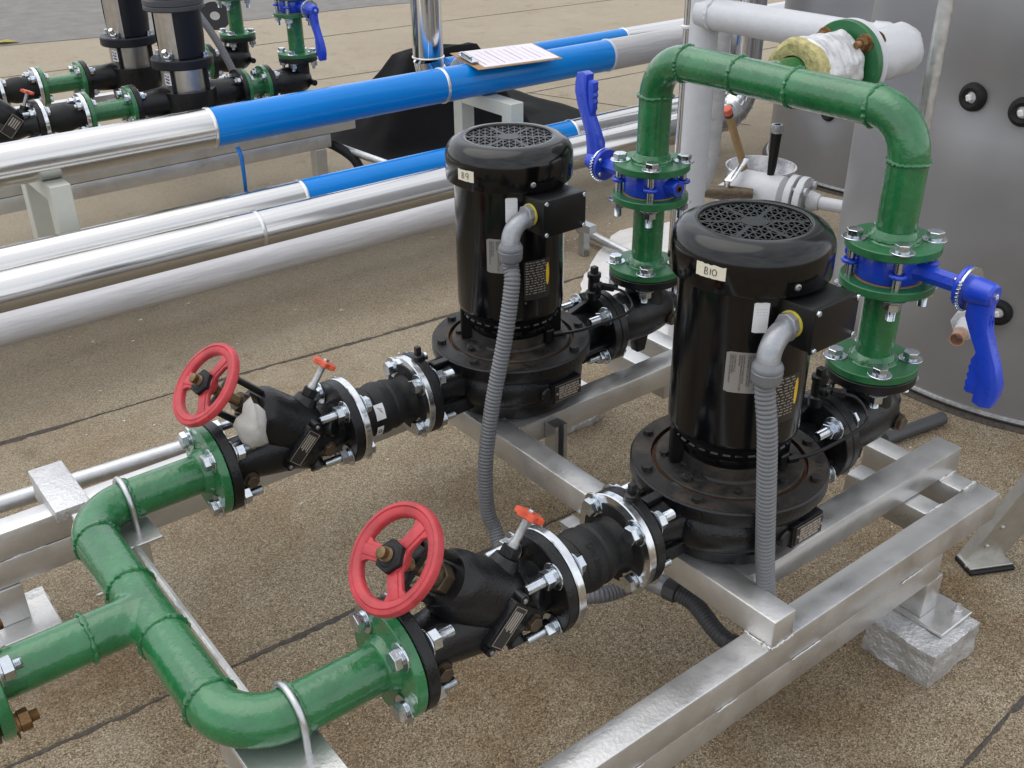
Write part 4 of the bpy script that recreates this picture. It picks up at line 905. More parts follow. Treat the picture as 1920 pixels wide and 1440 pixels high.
MB().lathe([(.016, .125), (.0200, .125), (.0205, .150), (.0232, .153), (.0232, .195), (.0195, .195), (.0185, .14)], p, dd, 24).build('tube', 'copper', tf)
# galvanised conduit standing in front of the tank
p1 = CAM + pix(1767, 0) * 2.55; p2 = CAM + pix(1733, 225) * 2.50
b = MB().cyl(p1 + (p1 - p2) * .8, V((p2.x, p2.y, .02)), .017, n=20); 
pb = V((p2.x, p2.y, 0)); b = MB().cyl((pb.x, pb.y, .8), (pb.x, pb.y, 2.3), .0175, n=20); o = b.build('galvanised_pipe', 'galv'); tag(o, 'thin galvanised upright pipe in front of the grey tank', 'pipe')

# ------------------------------------------------------------------ flexible conduits
def corrug(path, r, pitch=.0092, n=18):
    P = smooth(path, 14); Ls = [0]
    for i in range(1, len(P)): Ls.append(Ls[-1] + (P[i] - P[i - 1]).length)
    tot = Ls[-1]; cnt = int(tot / pitch) * 4; pts = []; rad = []; j = 0
    for i in range(cnt + 1):
        s_ = tot * i / cnt
        while j < len(P) - 2 and Ls[j + 1] < s_: j += 1
        pts.append(P[j].lerp(P[j + 1], (s_ - Ls[j]) / max(1e-9, Ls[j + 1] - Ls[j]))); rad.append(r * (1, .96, .865, .96)[i % 4])
    return MB().tube(pts, rad, n)
def conduit(y0, path, lab, drop):
    t = thing('flexible_conduit', (-.1, y0 - .16, .4), lab, 'conduit', 'grey corrugated motor conduits')
    y = y0 - .155; c = V((-.066, y, .998))
    MB().disc([(.0265, 0), (.0265, .0042)], V((-.058, y, .998)), -X, 28).build('sealing_ring', 'yellow_ring', t)
    MB().hexa(V((-.0622, y, .998)), V((-.076, y, .998)), .0250, n=8).build('locknut', 'zinc_cast', t)
    e = arc((-.078, y, .998 - .058), .050, -X, Z, R(90), R(0), 12); q = [V((-.070, y, .990)), V((-.078, y, .990))] + [V((p.x, p.y - .012 * i / 12, p.z)) for i, p in enumerate(e)]
    end = q[-1]; MB().tube(q, [.0235, .0230] + [.0222] * 13, 28).build('elbow', 'zinc_cast', t)
    MB().disc([(.0235, .012), (.0285, .004), (.0295, .0), (.0295, -.004), (.0275, -.006), (.0295, -.008), (.0285, -.026), (.0255, -.032), (.023, -.034)], end - Z * .004, Z, 32).build('compression_nut', 'fit_grey', t)
    s_ = end - Z * .03
    corrug([s_ + Z * .02, s_ - Z * .02] + path, .0203).build('corrugated_tube', 'conduit_grey', t, ang=70)
conduit(0, [(-.128, -.185, .80), (-.119, -.196, .65), (-.106, -.203, .50), (-.090, -.207, .40), (-.072, -.205, .28), (-.06, -.19, .20), (-.08, -.12, .12)], 'grey corrugated conduit dropping in front of the B10 motor', 0)
conduit(D, [(-.138, .583, .85), (-.170, .572, .72), (-.212, .567, .568), (-.240, .563, .43), (-.248, .560, .33), (-.243, .558, .245), (-.232, .545, .20), (-.245, .50, .165), (-.265, .42, .155), (-.275, .32, .165), (-.245, .24, .185), (-.205, .185, .20), (-.150, .165, .20), (-.085, .155, .21)], 'grey corrugated conduit dropping in front of the B9 motor', 0)
t = thing('cable_gland', (-.17, -.11, .2), 'grey conduit coupling and dark flexible hose under the cross beam', 'conduit')
MB().tube([(-.075, .15, .24), (-.105, .096, .25), (-.098, .060, .25)], [.027, .027, .024], 20).build('coupling', 'zinc_cast', t)
MB().hexa((-.098, .062, .25), (-.091, .030, .25), .026, n=8).build('gland_nut', 'pvc_blackgrey', t)
corrug([(-.092, .034, .25), (-.087, -.014, .25), (-.100, -.060, .25), (-.115, -.104, .25), (-.120, -.150, .25), (-.085, -.190, .25), (.0, -.197, .25), (.12, -.197, .25)], .0205).build('hose', 'pvc_blackgrey', t, ang=70)

# ------------------------------------------------------------------ bits round the skid
o = MB().cyl((-1.9, 1.43, .255), (-.62, 1.335, .255), .0235, n=28).build('steel_conduit', 'galv'); tag(o, 'galvanised round tube lying beyond the frame at left', 'pipe')
b = MB().box((-1.160, 1.030, .3655), (-1.075, 1.255, .397), .003, seg=2).box((-1.158, 1.146, .315), (-1.077, 1.253, .3655), .003); o = b.build('timber_block', 'silver_block'); wobble(o.data, .003, 30); tag(o, 'silver painted timber block laid across the far rail at left', 'block')
o = MB().cyl((1.19, .318, .024), (1.46, .274, .024), .0225, n=20).build('hose_offcut', 'pvc_blackgrey'); tag(o, 'dark grey hose stub lying on the roof beside the tank', 'hose')
def strut_piece(name, o_, ax, up, ln, lab):
    a, u, v = basis(ax, up); b = MB(); h = .021; t_ = .0025
    sec = [(-h, -h), (h, -h), (h, h), (h * .45, h), (h * .45, h - .007), (h * .45 + t_, h - .007), (h * .45 + t_, h - t_), (h - t_, h - t_), (h - t_, -h + t_), (-h + t_, -h + t_), (-h + t_, h - t_), (-h * .45 - t_, h - t_), (-h * .45 - t_, h - .007), (-h * .45, h - .007), (-h * .45, h), (-h, h)]
    b.prism(sec, o_, v, u, a, ln); o = b.build(name, 'strut', smooth=False); return tag(o, lab, 'strut', 'galvanised strut channel offcuts')
strut_piece('strut_channel', (-.002, D - .193, .335), Z, -Y, .17, 'short upright strut channel bolted beside the far cross member')
strut_piece('strut_channel', (-.200, .20, .338), Y, -X, .20, 'strut channel fixed along the side of the cross beam near the B10 flange')
b = MB().box((-.19, .33, .352), (-.174, 1.0, .3635), .002); 
# --- step ladder foot at the right edge
ld = thing('step_ladder', (.95, -.2, 0), 'aluminium step ladder leg and foot at the right edge', 'ladder')
f0 = V((.880, -.215, 0)); tp_ = V((1.12, -.42, .72))
d = (tp_ - f0).normalized(); sx_ = V((.82, -.42, 0)).normalized(); nn_ = d.cross(sx_).normalized()
def rail(o_, w_, dp, ln, name, par):
    sec = [(-w_ / 2, 0), (w_ / 2, 0), (w_ / 2, dp), (w_ / 2 - .003, dp), (w_ / 2 - .003, .003), (-w_ / 2 + .003, .003), (-w_ / 2 + .003, dp), (-w_ / 2, dp)]
    return MB().prism(sec, V(o_) + d * ln / 2, sx_, nn_, d, ln).build(name, 'alu_ladder', par, smooth=False)
rl = rail(f0 + Z * .012, .115, .035, 1.1, 'side_rail', ld)
b = MB().box(f0 + V((-.068, -.045, .001)), f0 + V((.068, .035, .013)), .003, MX.Rotation(math.atan2(sx_.y, sx_.x), 3, 'Z')); b.build('foot_pad', 'rubber', ld)
b = MB().prism([(-.066, 0), (.066, 0), (.066, .006), (-.066, .006)], f0 + Z * .017 - nn_ * .02, sx_, V((nn_.x, nn_.y, 0)).normalized(), Z, .006); b.box(f0 + V((-.064, -.035, .0135)), f0 + V((.064, .03, .019)), .001, MX.Rotation(math.atan2(sx_.y, sx_.x), 3, 'Z')); b.build('foot_plate', 'alu_ladder', ld)
for k in (.06, .13): MB().disc([(.007, 0), (.007, .003), (.004, .005)], f0 + Z * .012 + d * k - sx_ * .03 - nn_ * .0, -nn_, 14).build('rivet', 'alu_ladder', ld)
MB().prism([(-.008, -.02), (.36, -.015), (.36, .015), (-.008, .02)], f0 + d * .09 + sx_ * .02 + nn_ * .006, (sx_ * .9 + d * .9).normalized(), nn_.cross((sx_ * .9 + d * .9).normalized()), nn_, .004).build('brace', 'alu_ladder', ld)

# ------------------------------------------------------------------ long insulated pipes behind
def pipe_run(name, y, z, r, segs, lab, grp=None, lap=True, n=48):
    """segs: (x0, x1, material)"""
    t = thing(name, (segs[0][0], y, z), lab, 'pipe', grp)
    for i, (x0, x1, m) in enumerate(segs):
        k = max(2, int((x1 - x0) / .06)); pts = []; rad = []
        for j in range(k + 1):
            x = x0 + (x1 - x0) * j / k; pts.append((x, y, z)); rad.append(r * (1 + .004 * NZ.noise(V((x * 4, y, z)))))
        MB().tube(pts, rad, n, up=Z).build('jacket', m, t, ang=60)
        if lap and i:
            MB().lathe([(r, -.010), (r + .0028, -.008), (r + .0045, -.003), (r + .0045, .003), (r + .0028, .006), (r, .008)], (x0, y, z), X, n).build('jacket_bead', 'foil_seam' if m != 'white_rough' else 'white_paint', t)
    return t
YU = 3.28
pipe_run('insulated_pipe', YU, .6, .087, [(-3.2, -.95, 'alu_jacket'), (-.95, .245, 'alu_jacket'), (.245, 1.505, 'blue_film'), (1.505, 2.66, 'blue_film'), (2.66, 5.4, 'white_rough')], 'raised insulated pipe, aluminium at left then blue film wrapped, carrying the clipboard', 'insulated pipe runs')
pipe_run('insulated_pipe', 3.66, .58, .062, [(1.80, 3.15, 'blue_film'), (3.15, 6.2, 'alu_jacket')], 'thin blue wrapped pipe just behind the raised pipe', 'insulated pipe runs')
pipe_run('insulated_pipe', 2.965, .30, .080, [(-3.2, .50, 'alu_jacket'), (.50, 2.12, 'blue_film'), (2.12, 3.22, 'alu_jacket')], 'low pipe with blue film starting behind the B9 motor', 'insulated pipe runs')
pipe_run('insulated_pipe', 2.70, .30, .084, [(-3.2, -1.4, 'alu_jacket'), (-1.4, .155, 'alu_jacket'), (.155, 1.60, 'alu_jacket'), (1.60, 3.06, 'alu_jacket')], 'shiny aluminium jacketed pipe running low across the middle', 'insulated pipe runs')
pipe_run('white_pipe', 2.435, .275, .0560, [(-3.2, 1.60, 'white_rough')], 'rough white painted pipe, lowest and nearest of the long runs', None, False)
# pipe clip at the end of the white pipe and strut below
b = MB(); t = thing('pipe_clip', (1.55, 2.435, .15), 'dark clip and strut under the end of the white pipe', 'clamp')
MB().torus((1.53, 2.435, .275), X, .058, .007, 32, 8).build('band', 'black_matt', t); MB().hexa((1.53, 2.435, .166), (1.53, 2.435, .218), .022).build('nut', 'steel_dull', t)
MB().box((1.51, 2.12, .125), (1.552, 3.1, .165), .002).build('strut', 'strut', t); MB().box((1.512, 2.16, .004), (1.550, 2.20, .125), .002).build('foot', 'strut', t); MB().box((1.50, 2.95, .004), (1.56, 3.01, .125), .002).build('foot', 'strut', t)
# elbows where the two lower runs turn up into ducts
def lobster(name, x, y, z, r, m, lab, top, Rb=.16, segs=5):
    t = thing(name, (x, y, z), lab, 'duct', 'shiny aluminium duct risers')
    c = V((x, y, z + Rb)); prev = None
    for i in range(segs):
        a0, a1 = -90 + 90 * i / segs, -90 + 90 * (i + 1) / segs
        p0 = c + X * Rb * math.cos(R(a0)) + Z * Rb * math.sin(R(a0)); p1 = c + X * Rb * math.cos(R(a1)) + Z * Rb * math.sin(R(a1))
        MB().tube([p0, p1], r, 40, up=Y).build('elbow_gore', 'alu_duct', t)
        ax = V((-math.sin(R(a1)), 0, math.cos(R(a1))))
        MB().torus(p1, ax, r + .001, .003, 40, 6).build('gore_seam', 'foil_seam', t)
    MB().tube([(x + Rb, y, z + Rb + (top - z - Rb) * i / 10) for i in range(11)], [r * (1 + .003 * math.sin(i * 2.1)) for i in range(11)], 48, up=X).build('riser', 'alu_duct', t)
    MB().torus((x + Rb, y, z + Rb + .03), Z, r + .002, .005, 48, 8).build('bead', 'foil_seam', t)
lobster('duct_riser', 3.03, 2.70, .30, .086, 'alu_duct', 'upright aluminium duct rising behind the white riser', 2.4)
lobster('duct_riser', 3.20, 2.965, .30, .070, 'alu_duct', 'second aluminium duct, behind the first duct and the white branch', 2.4)
o = MB().cyl((1.47, 2.06, .9), (1.47, 2.06, 2.3), .012, n=14).build('thin_conduit', 'alu_duct'); 
bpy.data.objects.remove(o)
p1 = CAM + pix(1288, 50) * 3.6; t = thing('thin_duct', (p1.x, p1.y, 0), 'narrow metal tube with white tie left of the white riser', 'pipe')
MB().cyl((p1.x, p1.y, .005), (p1.x, p1.y, 2.4), .0125, n=16).build('tube', 'alu_duct', t); MB().torus((p1.x, p1.y, p1.z), Z, .016, .007, 14, 6).build('cable_tie', 'paper', t)
# main duct riser with elbow onto the blue pipe
t = thing('duct_riser', (1.55, 3.62, .5), 'large shiny aluminium duct dropping behind the blue pipe', 'duct', 'shiny aluminium duct risers')
q = CAM + pix(803, 106) * ((3.66 - CAM.y) / pix(803, 106).y); dx, dz = q.x, q.z
MB().tube([(dx, 3.66, dz + 2.0 * i / 12) for i in range(13)], [.0835 * (1 + .004 * math.sin(i * 2.3)) for i in range(13)], 56, up=X).build('riser', 'alu_duct', t)
MB().torus((dx, 3.66, dz), Z, .085, .005, 48, 8).build('bead', 'foil_seam', t)
for i in range(4):
    a0, a1 = R(180 + 22.5 * i), R(180 + 22.5 * (i + 1)); c = V((dx + .13, 3.66, dz - .01))
    MB().tube([c + X * .13 * math.cos(a0) + Z * .13 * math.sin(a0), c + X * .13 * math.cos(a1) + Z * .13 * math.sin(a1)], .083, 40, up=Y).build('elbow_gore', 'alu_duct', t)
for i in range(6): MB().tube(smooth([(dx + .09, 3.60, dz - .08), (dx + .13 + .012 * i, 3.575, dz - .01 - .004 * i), (dx + .17 + .016 * i, 3.57, dz - .10)], 6), .004, 6).build('cable_tie', 'paper', t)
# stands
def stand(x, h, lab, wide):
    t = thing('pipe_stand', (x, YU, 0), lab, 'stand', 'cream steel pipe stands')
    MB().box((x - .04, YU - .30, .012), (x + .04, YU - .22, h), .003).build('post', 'cream_paint', t)
    if wide:
        MB().box((x - .04, YU + .22, .012), (x + .04, YU + .30, h), .003).build('post', 'cream_paint', t)
    MB().box((x - .041, YU - .301, h - .07), (x + .041, YU + .301, h + .001), .003).build('cross_bar', 'cream_paint', t)
    MB().box((x - .09, YU - .36, .002), (x + .09, YU - .16, .012), .001).build('base_plate', 'cream_paint', t)
ZU = .6 - .0875
def stand2(x, y0, y1, lab):
    t = thing('pipe_stand', (x, YU, 0), lab, 'stand', 'cream steel pipe stands')
    for y in (y0, y1): MB().box((x - .042, y - .040, .012), (x + .042, y + .040, ZU - .001), .003).build('post', 'cream_paint', t); MB().box((x - .08, y - .08, .002), (x + .08, y + .08, .012), .001).build('base_plate', 'cream_paint', t)
    MB().box((x - .0425, y0 + .041, ZU - .075), (x + .0425, y1 - .041, ZU - .0005), .003).build('cross_bar', 'cream_paint', t)
stand2(-.47, 3.20, 3.62, 'cream box section pipe stand at the left under the aluminium pipe'); stand2(1.80, 3.06, 3.50, 'cream box section pipe stand under the blue pipe near the clipboard')
# clipboard
cb = thing('clipboard', (1.95, 3.3, .69), 'brown clipboard with printed forms lying on the blue pipe', 'clipboard')
q = [CAM + pix(u, v) * ((.694 - CAM.z) / pix(u, v).z) for u, v in ((851, 100), (897, 126), (1056, 105), (996, 84))]
e1 = (q[2] - q[1]); e2 = (q[0] - q[1]); e1n = e1.normalized(); e2n = (e2 - e1n * e2.dot(e1n)).normalized(); Lc, Wc = e1.length, min(e2.length, .32); o0 = q[1] + e1 / 2 + e2n * Wc / 2
tilt = MX.Rotation(R(5), 3, e1n); e2t = tilt @ e2n; nz_ = e1n.cross(e2t)
if nz_.z < 0: nz_ = -nz_
rect = lambda a, b_, x=0, y=0: [(x - a / 2, y - b_ / 2), (x + a / 2, y - b_ / 2), (x + a / 2, y + b_ / 2), (x - a / 2, y + b_ / 2)]
MB().prism(rect(Lc, Wc), o0, e1n, e2t, nz_, .004, .001).build('board', 'wood_board', cb)
pp = MB().prism(rect(Lc * .88, Wc * .92, Lc * .03), o0 + nz_ * .0042, e1n, e2t, nz_, .004).build('papers', 'paper_form', cb)
b = MB(); rr = random.Random(2)
for i in range(11):
    x = -Lc * .36 + i * Lc * .072; b.prism(rect(.0022 if i % 3 else .006, Wc * rr.uniform(.5, .8), x, rr.uniform(-.01, .01)), o0 + nz_ * .0064, e1n, e2t, nz_, .0006)
b.build('print_lines', 'paper_line', pp)
MB().prism(rect(.045, Wc * .5, -Lc * .45), o0 + nz_ * .014, e1n, e2t, nz_, .008, .003).prism(rect(.012, Wc * .34, -Lc * .47), o0 + nz_ * .028, e1n, e2t, nz_, .020, .003).build('clip', 'zinc', cb)
# blue film strip hanging from the pipe, torn film under the stand
b = MB(); pts = [(.330, YU - .078, .515), (.334, YU - .095, .47), (.331, YU - .098, .36), (.328, YU - .096, .27)]; vs = []
for i, p in enumerate(pts): vs += [V(p) + X * (-.011 + .002 * i), V(p) + X * .011]
b.add(vs, [(2 * i, 2 * i + 1, 2 * i + 3, 2 * i + 2) for i in range(3)]); o = b.build('film_strip', 'blue_tape'); m_ = o.modifiers.new('s', 'SOLIDIFY'); m_.thickness = .001; tag(o, 'narrow strip of blue film hanging below the raised pipe', 'film')
# black tarp behind the duct
b = MB(); k = 44; vs = []
for i in range(k + 1):
    for j in range(k + 1):
        x = 1.55 + 1.75 * i / k; y = 5.05 - 1.10 * j / k; q_ = V((x, y, 0))
        # draped over a low stack: flat top, steep sides, a flap running out to the right
        dxx = max(0, (2.06 - x) * .8, (x - 2.56) * 1.5); dyy = max(0, 4.40 - y, y - 4.66); dd_ = max(dxx, dyy * 1.1)
        h = .50 * max(0, 1 - dd_ / .36) ** 1.25 if dd_ > 0 else .50
        fl = .10 * math.exp(-((y - 4.45 - .12 * (x - 2.6)) / .16) ** 2) * max(0, 1 - max(0, x - 2.7) / .5) if x > 2.4 else 0
        h = max(h, fl) + (.05 * NZ.noise(q_ * 3.1) + .02 * NZ.noise(q_ * 8)) * min(1, .3 + h * 3)
        vs.append((x + .07 * NZ.noise(q_ * 2.2), y + .07 * NZ.noise(q_ * 2.2 + V((5, 0, 0))), max(.006, h)))
b.add(vs, [(i * (k + 1) + j, (i + 1) * (k + 1) + j, (i + 1) * (k + 1) + j + 1, i * (k + 1) + j + 1) for i in range(k) for j in range(k)])
o = b.build('tarpaulin', 'black_cloth', ang=80); m_ = o.modifiers.new('s', 'SOLIDIFY'); m_.thickness = .004; tag(o, 'crumpled black tarpaulin bundled behind the blue pipe', 'tarpaulin')
# loose conduit, hose, plastic sheet
o = MB().cyl((1.20, 4.02, .20), (1.46, 3.28, .10), .020, n=18).build('steel_conduit', 'galv'); tag(o, 'pale round tube sloping down beyond the raised pipe by the black tarpaulin', 'pipe')
o = MB().tube(smooth([(1.13, 4.02, .22), (1.19, 3.92, .21), (1.26, 3.82, .14), (1.28, 3.76, .05)], 8), .027, 14).build('hose_offcut', 'black_matt'); tag(o, 'short black hose curling down beside the far frame leg', 'hose')
o = MB().cyl((1.66, 2.36, .05), (1.57, 1.50, .05), .021, n=20).build('steel_conduit', 'galv'); tag(o, 'galvanised tube lying on the plastic sheet behind the B9 pump', 'pipe')
b = MB(); k = 40; vs = []; out_ = [(.90, 1.05), (1.00, 1.62), (1.35, 1.98), (1.80, 2.28), (2.35, 2.20), (2.15, 1.55), (1.75, 1.25), (1.30, .98)]
c0 = V((1.55, 1.62, 0))
for j in range(k + 1):
    for i in range(72):
        a = 2 * math.pi * i / 72; dv2 = V((math.cos(a), math.sin(a), 0)); best = None
        for m_ in range(8):
            p, q_ = V(out_[m_] + (0,)) - c0, V(out_[(m_ + 1) % 8] + (0,)) - c0; e = q_ - p; den = dv2.x * e.y - dv2.y * e.x
            if abs(den) > 1e-9:
                s_ = (p.x * e.y - p.y * e.x) / den; uu = (p.x * dv2.y - p.y * dv2.x) / den
                if s_ > 0 and -.001 <= uu <= 1.001: best = s_ if best is None else min(best, s_)
        rr_ = (best or .5) * (j / k) * (1 + .05 * NZ.noise(V((a * 5, 0, 1)))); p = c0 + dv2 * rr_
        vs.append((p.x, p.y, .006 + .020 * abs(NZ.noise(p * 5.5)) + .014 * abs(NZ.noise(p * 13)) ))
b.add(vs, [(j * 72 + i, j * 72 + (i + 1) % 72, (j + 1) * 72 + (i + 1) % 72, (j + 1) * 72 + i) for j in range(k) for i in range(72)])
o = b.build('plastic_sheet', 'plastic_sheet', ang=120); tag(o, 'crumpled milky plastic sheet lying on the roof behind the pumps', 'sheet')

# ------------------------------------------------------------------ second skid in the background
YS = 3.87
fs2 = thing('background_skid_frame', (0, YS, 0), 'grey steel frame of the second pump set behind the raised pipe', 'frame')
tubebar((-3.4, YS, ZS), (1.32, YS + .068, Z0), fs2); tubebar((-3.4, YS + .001, .213), (1.16, YS + .067, ZS - .0015), fs2)
tubebar((-3.4, YS + 1.37, ZS), (1.32, YS + 1.438, Z0), fs2); tubebar((.45, YS + .0685, ZS + .001), (.52, YS + 1.3695, Z0 - .001), fs2); tubebar((1.25, YS + .0685, ZS + .002), (1.319, YS + 1.3695, Z0 - .002), fs2)
for x, y in ((1.09, YS + .002), (1.09, YS + 1.372), (-1.6, YS + .002)): MB().box((x - .035, y, .012), (x + .035, y + .066, .2118), .003).box((x - .07, y - .04, .001), (x + .07, y + .1, .0118), .001).build('leg', 'silver_paint', fs2)
XP = .50; XR2 = 1.155
def msp(y0, lab):
    P = lambda x, y, z: V((x, y0 + y, z))
    t = thing('multistage_pump', (XP, y0, Z0), lab, 'pump', 'vertical multistage pumps on the far skid')
    MB().box(P(XP - .16, -.115, Z0 + .001), P(XP + .16, .115, Z0 + .02), .004).lathe([(.10, .38), (.13, .40), (.135, .43), (.145, .50), (.150, .555), (.148, .585), (.1, .587)], P(XP, 0, 0), Z, 40).tube([P(XP - .30, 0, ZI), P(XP - .12, 0, ZI), P(XP + .12, 0, ZI), P(XP + .29, 0, ZI)], [.06, .075, .075, .06], 24).build('base', 'black_cast', t)
    MB().cyl(P(XP, 0, .58), P(XP, 0, .70), .117, n=48).build('sleeve', 'pump_steel', t)
    for i in range(4):
        a = R(40 + 90 * i); MB().box(P(XP + .122 * math.cos(a) - .011, .122 * math.sin(a) - .007, .575), P(XP + .122 * math.cos(a) + .011, .122 * math.sin(a) + .007, .71), .002, MX.Rotation(a, 3, 'Z')).build('strap', 'navy_plastic', t)
    lb = cyl_patch(t, 'label', 'paper', (XP, y0), .117, R(-158), .650, .045, .062)
    b = MB()
    for i in range(3): b.add(on_cyl([(-.018 + .003 * i, .022 - .016 * i), (.012, .016 - .016 * i), (.010, .008 - .016 * i), (-.014, .013 - .016 * i)], (XP, y0), .1183, R(-158), .650), [(0, 1, 2, 3)])
    b.build('label_print', 'ink', lb, smooth=False)
    hf = MB().lathe([(.08, .695), (.152, .700), (.156, .705), (.156, .742), (.152, .748), (.06, .750)], P(XP, 0, 0), Z, 48).build('head_flange', 'navy_plastic', t)
    for i in range(4):
        a = R(40 + 90 * i); MB().disc([(.018, .748), (.018, .752), (.014, .753), (.014, .772)], P(XP + .132 * math.cos(a), .132 * math.sin(a), 0), Z, 12).build('bolt', 'zinc', hf)
    MB().disc([(.018, 0), (.018, .02), (.012, .022), (.012, .05)], P(XP - .100, -.085, .760), V((-.5, -.3, .8)), 14).build('vent_plug', 'zinc', hf)
    MB().tube([P(XP, 0, .75), P(XP, 0, .98)], .105, 40, up=X).build('coupling_guard', 'pump_steel', t)
    for a0 in (-92, 70): MB().lathe([(.108, .748), (.122, .752), (.128, .85), (.128, .985), (.108, .985)], P(XP, 0, 0), Z, 16, hint=X, a0=R(a0 - 26), a1=R(a0 + 62)).build('motor_stool', 'navy_plastic', t)
    MB().lathe([(.06, .975), (.142, .978), (.150, .984), (.150, 1.000), (.146, 1.004), (.150, 1.008), (.150, 1.030), (.10, 1.04)], P(XP, 0, 0), Z, 48).build('motor_flange', 'grey_plastic', t)
    MB().cyl(P(XP, 0, 1.035), P(XP, 0, 1.38), .120, n=40).build('motor_body', 'black_cast', t)
    for x, a in ((XP - .300, X), (XP + .275, X)): flange(t, P(x, 0, ZI), a, .026, 'black_cast', r=.108)
    # spools either side
def bgset(y0, w1, w2):
    P = lambda x, y, z: V((x, y0 + y, z))
    msp(y0, 'vertical multistage pump with steel sleeve, %s' % w1)
    def sp(xa, xb, lab):
        t = thing('flanged_spool', (xa, y0, ZI), lab, 'pipe', 'short green flanged spools on the far skid')
        MB().cyl(P(xa, 0, ZI), P(xb, 0, ZI), .046, n=28).build('pipe', 'green', t)
        f1 = flange(t, P(xa, 0, ZI), X, .022, 'green'); f2_ = flange(t, P(xb - .022, 0, ZI), X, .022, 'green')
        bolts(f1, P(xa + .023, 0, ZI), -X, Y, Z, .058, .047, tail=.01); bolts(f2_, P(xb - .023, 0, ZI), X, Y, Z, .058, .050, tail=.01)
    sp(XP - .535, XP - .302, 'green flanged spool on the suction side, %s' % w2); sp(XP + .303, XR2 - .215, 'green flanged spool on the delivery side, %s' % w2)
    t = thing('rubber_joint', (XP - .65, y0, ZI), 'black rubber joint with zinc flanges, %s' % w2, 'pipe joint', 'rubber joints on the far skid')
    x0 = XP - .755
    MB().lathe([(.085, 0), (.056, .006), (.056, .04), (.068, .08), (.069, .12), (.056, .165), (.056, .198), (.085, .205)], P(x0 + .005, 0, ZI), X, 36).build('bellows', 'rubber', t)
    for x in (x0, x0 + .196): flange(t, P(x, 0, ZI), X, .020, 'zinc_plate', bore=.056)
    t = thing('balancing_valve', (XP - 1.0, y0, ZI), 'black balancing valve with red wheels, %s' % w2, 'valve', 'balancing valves on the far skid')
    fl_ = flange(t, P(x0 - .026, 0, ZI), X, .024, 'black_cast'); bolts(fl_, P(x0 + .021, 0, ZI), -X, Y, Z, .058, .048, tail=.026)
    b = MB().lathe([(.085, 0), (.057, .012), (.060, .06), (.074, .13), (.070, .19), (.055, .26), (.085, .30)], P(x0 - .328, 0, ZI), X, 36)
    s_ = V((-1, 0, 1)).normalized(); bc = P(x0 - .11, 0, ZI); b.tube([bc - s_ * .04, bc, bc + s_ * .08, bc + s_ * .14, bc + s_ * .17], [.04, .066, .07, .066, .05], 28, up=Y)
    d = V((.42, 0, .9)).normalized(); o_ = P(x0 - .07, 0, ZI + .05); b.disc([(.034, -.02), (.026, .02), (.018, .022), (.018, .04)], o_, d, 20); b.build('body', 'black_cast', t, ang=50)
    MB().cyl(o_ + d * .04, o_ + d * .105, .008, n=12).build('spindle', 'steel_dull', t)
    a, u, v = basis(d, V((1, 0, -.3))); c2 = o_ + d * .108; b = MB(); vs = []; n_ = 48
    for hh, k in ((-.007, .82), (-.005, 1), (.005, 1), (.007, .82)):
        for i in range(n_):
            th = 2 * math.pi * i / n_; r_ = (.0275 + .0045 * math.cos(6 * th)) * k; vs.append(c2 + (u * math.cos(th) + v * math.sin(th)) * r_ + a * hh)
    b.add(vs, [(k * n_ + i, k * n_ + (i + 1) % n_, (k + 1) * n_ + (i + 1) % n_, (k + 1) * n_ + i) for k in range(3) for i in range(n_)] + [tuple(range(n_)), tuple(3 * n_ + i for i in range(n_))]).build('small_wheel', 'orange_wheel', t)
    wheel('handwheel', t, bc + s_ * .30, s_, .099, 'red_wheel', Y); MB().cyl(bc + s_ * .16, bc + s_ * .34, .012, n=14).build('stem', 'brass', t)
    pc = P(x0 - .145, -.076, ZI + .02); nn = V((1, 0, 1)).normalized(); MB().prism([(-.052, -.030), (.052, -.030), (.052, .030), (-.052, .030)], pc, nn, s_, Y, .004).build('nameplate', 'label_dark', t)
    b = MB()
    for k in range(4): b.prism([(-.005, -.020 + .011 * k), (.040, -.020 + .011 * k), (.040, -.014 + .011 * k), (-.005, -.014 + .011 * k)], pc - Y * .0025, nn, s_, Y, .001)
    for y_ in (-.029, .0275): b.prism([(-.051, y_), (.051, y_), (.051, y_ + .0015), (-.051, y_ + .0015)], pc - Y * .0025, nn, s_, Y, .001)
    for x_ in (-.051, .0495): b.prism([(x_, -.028), (x_ + .0015, -.028), (x_ + .0015, .028), (x_, .028)], pc - Y * .0025, nn, s_, Y, .001)
    b.build('plate_print', 'label_line', t)
    # check valve, riser
    t = thing('check_valve', (XR2, y0, ZI), 'black angle check valve at the riser foot, %s' % w2, 'valve', 'check valves on the far skid')
    flange(t, P(XR2 - .213, 0, ZI), X, .024, 'black_cast')
    MB().tube([P(XR2 - .19 + .03 * i, 0, ZI) for i in range(9)], [.056, .058, .068, .074, .075, .075, .072, .064, .044], 32, up=Z).tube([P(XR2, 0, ZI), P(XR2, 0, ZI + .105)], .057, 28).disc([(.018, 0), (.016, .045)], P(XR2 + .04, -.05, ZI - .01), -Y, 16).build('body', 'black_cast', t, ang=50)
    flange(t, P(XR2, 0, .637), Z, .023, 'black_cast')
    t = thing('pipe_spool', (XR2, y0, .66), 'short upright green pipe spool, %s' % w2, 'pipe', 'upright green spools on the far skid')
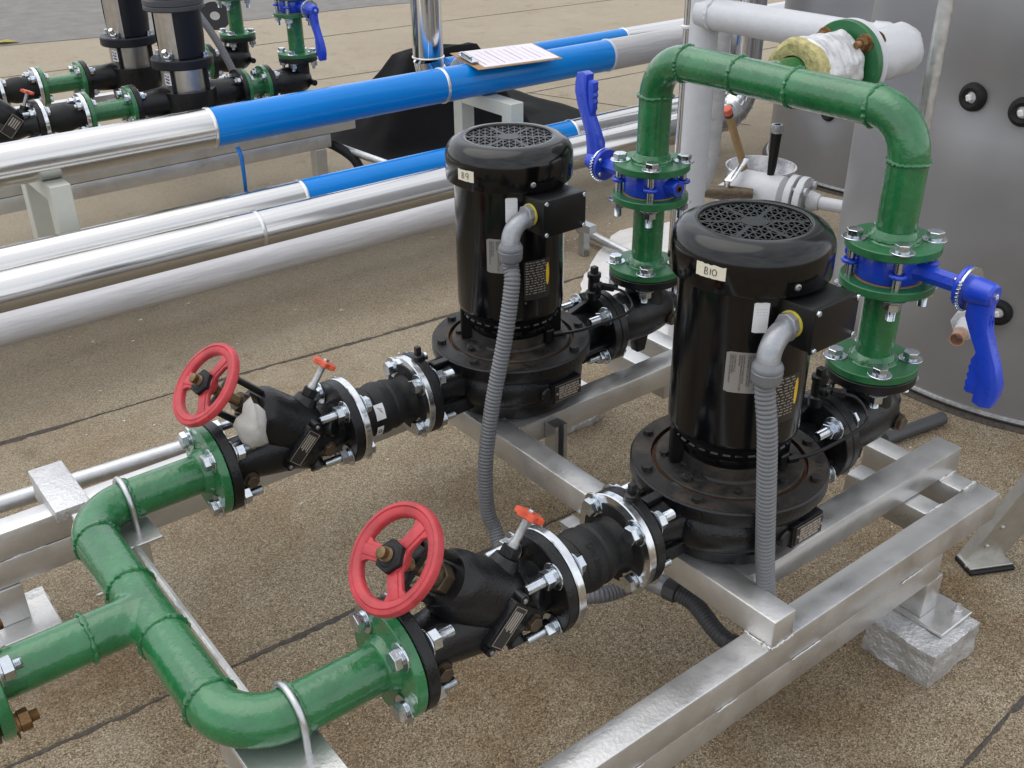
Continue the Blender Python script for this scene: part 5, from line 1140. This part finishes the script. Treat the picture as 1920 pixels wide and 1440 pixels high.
    MB().cyl(P(XR2, 0, .668), P(XR2, 0, .890), .0435, n=32).build('pipe', 'green', t); f_ = flange(t, P(XR2, 0, .662), Z, .020, 'green_rim'); bolts(f_, P(XR2, 0, .682), -Z, X, Y, .062, .045, tail=.014); flange(t, P(XR2, 0, .874), Z, .020, 'green_rim')
    t = thing('discharge_riser', (XR2, y0, .96), 'green riser pipe cut by the top edge, %s' % w2, 'pipe', 'green risers on the far skid')
    MB().cyl(P(XR2, 0, .97), P(XR2, 0, 1.3), PR, n=32).build('pipe', 'green', t); f_ = flange(t, P(XR2, 0, .964), Z, .020, 'green_rim'); bolts(f_, P(XR2, 0, .984), -Z, X, Y, .062, .110, tail=.022)
Y2, Y1 = YS + .29, YS + .29 + D
bgset(Y2, 'the nearer of the two in the background', 'nearer line in the background'); bgset(Y1, 'the farther of the two in the background', 'farther line in the background')
XR_keep = XR
XR = XR2
butterfly(Y2, -1, -1, 'blue butterfly valve with lever hanging down, top left in the background')
butterfly(Y1, 1, 1, 'blue butterfly valve on the farther background riser at the top edge')
XR = XR_keep
corrug([(.72, 4.80, 1.05), (.78, 4.62, .90), (.83, 4.45, .72), (.86, 4.30, .50), (.87, 4.28, .38)], .021).build('flexible_conduit', 'conduit_grey', ang=70)
tag(bpy.data.objects[[o.name for o in bpy.data.objects if o.name.startswith('flexible_conduit')][-1]], 'grey flexible conduit sloping down beside the background pump', 'conduit')
q = CAM + pix(403, 30) * ((6.3 - CAM.y) / pix(403, 30).y)
o = MB().lathe([(.035, 0), (.11, 0), (.11, .006), (.035, .006), (.035, 0)], (q.x, q.y, max(.10, q.z)), V((-.25, -.75, .6)), 36).build('gasket_ring', 'black_matt'); tag(o, 'loose dark gasket ring behind the background pump', 'gasket')
q = CAM + pix(12, 82) * (-CAM.z / pix(12, 82).z); b = MB().add([(q.x - .15, q.y + .02, .012), (q.x - .03, q.y - .05, .03), (q.x + .10, q.y - .06, .012), (q.x + .02, q.y + .04, .035)], [(0, 1, 2, 3)]); o = b.build('leaf', 'leaf'); m_ = o.modifiers.new('s', 'SOLIDIFY'); m_.thickness = .003; tag(o, 'yellow fallen leaf on the roof at the far left', 'leaf')
